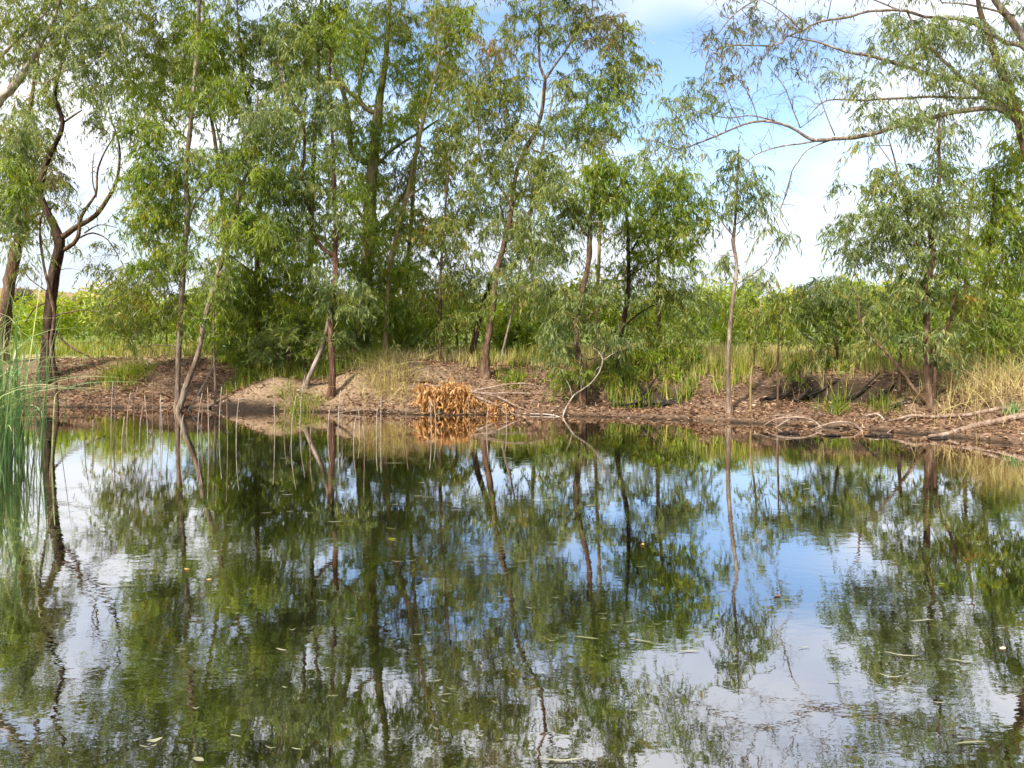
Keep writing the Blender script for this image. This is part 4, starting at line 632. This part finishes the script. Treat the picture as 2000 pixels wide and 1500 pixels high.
# ------------------------------------------------------------------ fallen wood
def wood(name, label, paths, mat, Y=None, seed=0, cat='branch', lift=0.0, ws=1.0):
    rng = np.random.default_rng(seed); rows = []; org = None
    for pth in paths:
        r = []
        for q in pth:
            hy = hit(q[0], q[1] + q[2] * .3 + lift, 10.5); y = min(Y, hy) if Y else hy; v = at(q[0], q[1], y); r.append([*v, q[2] * .38 * ws * y / F])
        r = np.array(r)
        if len(r) > 2: r[:, 1] = np.convolve(np.pad(r[:, 1], 1, mode='edge'), [.25, .5, .25], 'valid')
        rows.append(spline(r, .07))
    org = rows[0][0, :3]
    if len(rows) == 1:
        q = rows[0]; mb = MB(); mb.tube(q[:, :3], q[:, 3], 8, rng, .06); return tag(mb.build(name, BARK[mat], None, True, org), label, cat)
    e = empty(name, org); tag(e, label, cat)
    for q in rows:
        q[1:, :3] += np.cumsum(rng.standard_normal((len(q) - 1, 3)) * .004, 0); mb = MB(); mb.tube(q[:, :3], q[:, 3], 7, rng, .06); mb.build('branch', BARK[mat], e)
    return e
wood('fallen_branch', 'grey forked fallen branch spreading right from the orange brush', [[(900, 760, 8), (925, 765, 8), (960, 771, 7), (985, 780, 6), (1010, 792, 4), (1045, 806, 2)], [(925, 764, 5), (960, 758, 5), (1000, 752, 4), (1035, 754, 4), (1075, 766, 2)], [(945, 768, 5), (1000, 768, 4), (1040, 769, 4), (1078, 772, 2)], [(915, 768, 5), (940, 783, 5), (970, 797, 5), (1005, 809, 5), (1020, 814, 4)]], 'fallen', Y=17.0, seed=51)
wood('dead_branch', 'bleached curling dead branch standing at the water edge', [[(1100, 816, 6), (1105, 795, 6), (1122, 773, 6), (1155, 750, 5), (1172, 725, 5), (1177, 705, 4), (1168, 690, 3), (1158, 683, 2)], [(1177, 704, 3), (1192, 694, 3), (1206, 686, 2), (1211, 676, 1.5)], [(1118, 776, 3), (1112, 755, 3), (1102, 738, 2.5), (1098, 722, 1.5)], [(1135, 764, 3), (1136, 745, 2.5), (1128, 735, 1.5)], [(1135, 762, 2), (1134, 735, 2), (1136, 715, 1.2)], [(1175, 715, 2), (1165, 720, 1.5), (1160, 735, 1.2)], [(1173, 695, 2), (1180, 680, 2), (1178, 668, 1.5), (1165, 660, 1)]], 'bleach', Y=16.7, seed=52, ws=.62)
wood('dead_branch', 'thin bleached twig lying at the waterline left of the curling branch', [[(1035, 808, 3), (1070, 809, 3), (1095, 815, 2.5), (1100, 822, 2)]], 'bleach', Y=16.75, seed=53)
wood('fallen_log', 'smooth brown log sloping into the water at the right edge', [[(1815, 853, 10), (1850, 847, 12), (1900, 833, 15), (1940, 823, 17), (1980, 815, 18), (2040, 803, 19), (2120, 790, 20)]], 'fallen', Y=13.75, seed=54, cat='log')
wood('fallen_branch', 'long thin branch lying on litter behind the smooth log', [[(1735, 822, 5), (1777, 812, 7), (1812, 815, 8), (1862, 816, 9), (1900, 812, 10), (1937, 802, 11), (1975, 799, 12), (2020, 790, 12)], [(1777, 814, 5), (1762, 828, 5), (1745, 838, 4), (1733, 849, 4)], [(1745, 839, 4), (1770, 832, 5), (1800, 832, 4), (1835, 828, 3)]], 'fallen', Y=14.5, seed=55)
wood('fallen_branch', 'arched brown branch dipping into the water right of the lone young tree', [[(1490, 832, 3), (1520, 818, 5), (1555, 815, 6), (1585, 822, 6), (1600, 836, 6), (1613, 850, 6)], [(1500, 846, 3), (1530, 825, 4), (1548, 816, 3)], [(1480, 822, 2), (1515, 812, 3), (1550, 815, 3)]], 'fallen', Y=14.75, seed=56)
wood('fallen_branch', 'arched branch rising from the waterline in the middle of the right bank', [[(1575, 844, 3), (1605, 832, 4), (1635, 824, 5), (1662, 826, 6), (1680, 840, 6), (1694, 852, 6)], [(1540, 845, 2), (1590, 840, 3), (1607, 831, 3)]], 'fallen', Y=14.45, seed=57)
wood('dead_branch', 'bleached bent stick on the litter below the sedge tufts', [[(1690, 812, 3), (1712, 808, 4), (1724, 818, 4), (1735, 826, 3)]], 'bleach', Y=14.9, seed=58)
for px0, px1, py, lab in ((1608, 1642, 850, 'short black wet stick at the foot of the arched branch'), (1688, 1745, 850, 'black wet log lying along the waterline between the arched branches'), (1812, 1852, 855, 'black wet butt end in front of the smooth log'), (1518, 1560, 845, 'thin black stick half sunk at the waterline')):
    wood('wet_stick', lab, [[(px0, py + 1, 3), ((px0 + px1) / 2, py - 1, 7), (px1, py, 4)]], 'black', Y=H * F / (py + 2 - 625), seed=px0)
wood('charred_log', 'black charred log in the straw grass right of the lone tree', [[(1545, 784, 6), (1575, 776, 10), (1605, 771, 8)]], 'black', seed=61, cat='log')
wood('charred_log', 'black log lying left of the right bank trunk', [[(1735, 797, 10), (1765, 786, 12), (1795, 782, 9)]], 'black', seed=62, cat='log')
wood('charred_log', 'dark charred branch under the drooping foliage right of centre', [[(1240, 796, 6), (1275, 786, 10), (1310, 788, 10), (1335, 792, 5)], [(1290, 788, 5), (1330, 776, 5), (1365, 770, 3)]], 'black', Y=17.2, seed=63, cat='log')
for k, (hx_, hy_, L_, an, lab) in enumerate([(2.6, 17.05, .9, .2, 'thin charred stick poking from the dark hollow right of centre'), (3.5, 17.1, 1.1, -.25, 'charred branch lying along the dark hollow right of centre'), (3.0, 17.35, .7, .6, 'short charred stick at the back of the hollow right of centre'), (5.9, 16.55, 1.2, .1, 'long charred branch at the left end of the right bank hollow'), (6.6, 16.5, 1.0, -.3, 'charred branch in the middle of the right bank hollow'), (7.3, 16.25, 1.1, .15, 'charred branch beside the foot of the sturdy right trunk'), (7.9, 16.1, .8, -.5, 'stubby charred stick right of the sturdy trunk foot'), (6.2, 16.3, .6, .7, 'short upright charred stick in the right bank hollow')]):
    r2 = np.random.default_rng(700 + k); q = []
    for u in (-.5, 0, .5): q.append([hx_ + u * L_ * math.cos(an), hy_ + u * .3, gz(hx_ + u * L_ * math.cos(an), hy_ + u * .3) + .08 + max(0, (u + .5) * L_ * math.sin(an) * .6), .022 * (1.2 - u)])
    q = spline(np.array(q), .08); mb = MB(); mb.tube(q[:, :3], q[:, 3], 7, r2, .12); tag(mb.build('charred_stick', BARK['black'], None, True, q[0, :3]), lab, 'stick')
wood('fallen_log', 'brown log on the earth bank behind the orange brush', [[(775, 742, 9), (815, 743, 11), (860, 748, 9)]], 'brown', seed=64, cat='log')
wood('fallen_branch', 'thin bent twig across the bank left of the brush', [[(640, 812, 2), (700, 800, 3), (760, 803, 2)]], 'fallen', seed=65)
for k in range(26):
    r2 = np.random.default_rng(800 + k); px = r2.uniform(90, 1950); Yk = None
    f = np.interp((px - 1000) / F * 16, SHORE[:13, 0], SHORE[:13, 1]); py = HOR + H * F / (f + r2.uniform(.3, 1.6)) * .93
    L = r2.uniform(25, 70); a = r2.uniform(-.35, .35)
    wood('fallen_twig', 'thin brown twig lying in the leaf litter of the bank', [[(px, py, 2), (px + L * .5, py - L * a * .4 - 4, 3), (px + L, py - L * a, 1.5)]], 'fallen', seed=900 + k, cat='twig')['group'] = 'twigs in the litter'

# ------------------------------------------------------------------ reeds
ONES = ['first', 'second', 'third', 'fourth', 'fifth', 'sixth', 'seventh', 'eighth', 'ninth', 'tenth', 'eleventh', 'twelfth', 'thirteenth', 'fourteenth', 'fifteenth', 'sixteenth', 'seventeenth', 'eighteenth', 'nineteenth', 'twentieth']
def ordinal(k): return ONES[k] if k < 20 else (['twenty', 'thirty', 'forty'][(k + 1) // 10 - 2] + '-' + ONES[(k + 1) % 10 - 1] if (k + 1) % 10 else ['twentieth', 'thirtieth', 'fortieth'][(k + 1) // 10 - 2])
for k, ob in enumerate(sorted((q for q in bpy.data.objects if q.name.startswith('fallen_twig')), key=lambda q: q.location.x / q.location.y)):
    ob['label'] = f'thin brown twig lying in the leaf litter, {ordinal(k)} from the left'
def reed_blade_mesh(rng, h, wd, lean, kink):
    seg = 9; s = np.linspace(0, 1, seg + 1); az = rng.uniform(-math.pi, math.pi); d = np.array([math.cos(az), math.sin(az), 0]); wv = unit(np.cross(d, [0, 0, 1.0]) + .3 * rng.standard_normal(3))
    drop = np.clip(s - kink, 0, None) ** 1.5
    c = d[None] * (h * (lean * s + 1.2 * drop))[:, None] + np.array([0, 0, 1.0])[None] * (h * (s - 1.1 * drop))[:, None]
    ww = wd * .5 * np.minimum(1, (1 - s) * 2.2 + .02) ** .8; fold = np.cross(wv, d) * 0 + d * .25
    V = np.stack([c - wv * ww[:, None], c + fold * ww[:, None], c + wv * ww[:, None]], 1).reshape(-1, 3)
    i = np.arange(seg)[:, None] * 3; Q = np.concatenate([np.stack([i + k, i + k + 1, i + k + 4, i + k + 3], -1) for k in (0, 1)], 1).reshape(-1, 4)
    return V, Q
for k, (px, Yr, n, hh, lab) in enumerate([(-26, 11.4, 140, 2.8, 'tall green reed clump closest to the left edge'), (16, 12.4, 70, 2.1, 'green reed clump standing in shallow water beside the dark forked trunk'), (-22, 10.9, 90, 2.0, 'low front reed clump with bent pale tips at the left edge')]):
    X0 = (px - 1000) * Yr / F; e = empty('reed_clump', (X0, Yr, -.3)); tag(e, lab, 'reeds', 'reed clumps')
    r2 = np.random.default_rng(400 + k)
    for j in range(n):
        V, Q = reed_blade_mesh(r2, hh * r2.uniform(.55, 1.15) + .3, r2.uniform(.014, .028), r2.uniform(.02, .24), r2.uniform(.3, .95))
        V = V + np.array([X0 + r2.standard_normal() * .24, Yr + r2.standard_normal() * .35, -.3])
        tn = np.full(len(Q), r2.random() ** .8 * .8) + np.repeat(np.linspace(0, 1, 9) ** 3 * .5, 2)
        mesh_np('blade', V, [Q], LEAF['reed'], e, np.clip(tn, 0, 1), True)
rng = np.random.default_rng(9)
stems = [(165, 860, 90), (217, 850, 105), (222, 870, 130), (247, 845, 80), (260, 850, 95), (272, 862, 70), (290, 872, 100), (298, 842, 100), (313, 846, 75), (318, 860, 80), (330, 850, 60), (385, 858, 90), (393, 850, 70), (408, 866, 110), (428, 846, 90), (445, 872, 110), (461, 868, 90), (537, 842, 105), (555, 838, 70), (585, 832, 100), (568, 865, 90), (605, 880, 80), (640, 850, 60), (660, 858, 95), (668, 846, 70), (690, 870, 60), (703, 846, 50), (712, 872, 85), (735, 860, 60), (744, 848, 75), (792, 838, 80), (843, 846, 70), (852, 842, 60), (918, 838, 60), (950, 842, 60), (990, 836, 45), (1518, 862, 50), (182, 880, 60), (238, 884, 70), (352, 880, 70)]
for i, (px, py, hp) in enumerate(sorted(stems)):
    Y = H * F / (py - 625); b = at(px, py, Y); hgt = hp * Y / F; l = rng.uniform(-.10, .10)
    pts = np.array([[b[0], Y, -.25], [b[0] + l * hgt * .3, Y, hgt * .5], [b[0] + l * hgt, Y + .03, hgt]])
    mb = MB(); mb.tube(spline(pts, .15), np.linspace(.010, .005, len(spline(pts, .15))), 5)
    m = mb.build('dead_reed', BARK['bleach'] if i % 3 else BARK['fallen'], None, True, (b[0], Y, -.25)); tag(m, f'thin dead reed stem upright in the pond shallows, {ordinal(i)} from the left', 'reed', 'dead reed stems in the shallows')
wood('dead_branch', 'slanting thin pale stick in the water beside the leaning pale trunk', [[(362, 808, 4), (385, 775, 4), (413, 722, 3), (420, 700, 2)]], 'bleach', Y=17.7, seed=71)

# ------------------------------------------------------------------ floating leaves and blades
def floater(px, py, L, wd, ang, mat, name, label, tone, cat, group=None):
    Y = H * F / (py - HOR); X = (px - 1000) * Y / F; l = L * Y / F; n = 6
    s = np.linspace(-.5, .5, n); c, sn = math.cos(ang), math.sin(ang); bow = (s ** 2 - .08) * .25 * l * random.uniform(-1, 1)
    ww = wd * .5 * (1 - np.abs(s * 2) ** 2.2 * .85)
    cx = s * l * c - bow * sn; cy = s * l * sn + bow * c
    z = .006 + .010 * np.abs(s) * 2 * random.random()
    V = np.concatenate([np.stack([cx + sn * ww, cy - c * ww, z], -1), np.stack([cx, cy, z - .002], -1), np.stack([cx - sn * ww, cy + c * ww, z], -1)])
    i = np.arange(n - 1); Q = np.concatenate([np.stack([i, i + 1, i + 1 + n, i + n], -1), np.stack([i + n, i + n + 1, i + 1 + 2 * n, i + 2 * n], -1)])
    o = mesh_np(name, V, [Q], LEAF[mat], None, np.full(len(Q), tone)); o.location = (X, Y, 0); tag(o, label, cat, group); return o
random.seed(4)
for px, py, L, ang, lab in [(1145, 1247, 48, -.3, 'pale floating reed blade left of a matching blade right of centre'), (1252, 1253, 55, -.45, 'pale floating reed blade slanting right of centre'), (1760, 1281, 62, -.35, 'long pale blade floating on dark reflections at the right'), (1876, 1292, 58, -.3, 'pale blade floating just right of the long one at the right'), (1895, 1452, 66, .12, 'long pale blade floating in the bottom right corner'), (1098, 1487, 86, 0.02, 'longest pale blade floating at the bottom centre'), (1345, 1273, 42, .05, 'greenish blade floating on white sky reflection'), (1735, 1323, 38, -.5, 'short tan blade floating right of the white sky reflection'), (550, 1271, 26, -.4, 'small pale blade floating left of centre on dark water'), (655, 1020, 32, .05, 'pale stick floating over the red trunk reflection'), (300, 842, 40, -.05, 'bright pale blade floating near the left bank'), (770, 905, 46, 0, 'thin pale blade floating below the bank centre-left'), (1062, 978, 48, 0, 'thin pale blade floating below the central bank'), (1670, 1068, 34, 0, 'pale blade floating among reflections of the right trees'), (1800, 1213, 50, .15, 'tan blade floating under the right trunk reflection'), (1055, 870, 60, .05, 'long grey blade floating close under the bleached branch'), (240, 1145, 60, .02, 'long grey blade drifting on the white reflection at left')]:
    floater(px, py, L, .015, ang, 'pale', 'floating_reed_leaf', lab, random.random(), 'floating reed leaf')  # pale strips of reed leaf lying on the water
for px, py, L, ang, mat, tone, lab in [(365, 1113, 14, -.5, 'orange', .6, 'small orange leaf floating over the pale trunk reflection'), (1255, 1065, 13, 1.2, 'orange', .5, 'bright orange leaf floating right of centre'), (1518, 1165, 16, .2, 'litter', .25, 'dark brown leaf floating on white reflection at right'), (1400, 1205, 13, 1.1, 'grass', .4, 'small green leaf floating on the right half'), (1958, 1268, 18, .6, 'litter', .95, 'beige upturned leaf floating at the right edge'), (765, 1053, 18, -.2, 'yellow', .8, 'yellow leaf floating left of centre'), (302, 1449, 28, .4, 'pale', .9, 'cream leaf floating at the bottom left'), (388, 1485, 26, -.4, 'pale', .6, 'pale leaf floating at the bottom left beside the cream one'), (1838, 1142, 14, .1, 'yellow', .5, 'lime leaf floating among the right reflections'), (408, 1133, 10, .2, 'orange', .9, 'tan leaf floating right of the small orange one')]:
    floater(px, py, L, .030, ang, mat, 'floating_leaf', lab, tone, 'floating leaf')
for i in range(150):
    py = 835 + 640 * random.random() ** 1.9; px = random.uniform(130, 1980) if random.random() < .5 else random.gauss(950, 260)
    if py < 905 and px > 1500: py += 90
    if not 120 < px < 1990: continue
    Y = H * F / (py - HOR); L = random.uniform(7, 26)
    far = py < 1000
    floater(px, py, L, random.uniform(.008, .016) * (1.3 if far else .55), random.gauss(0, .25), 'pale', 'floating_fragment', 'small pale plant fragment floating on the far half of the pond' if far else 'small pale plant fragment floating on the near half of the pond', random.random(), 'fragment', 'fragments on the far water' if far else 'fragments on the near water')
print('LEAVES', NLEAF)
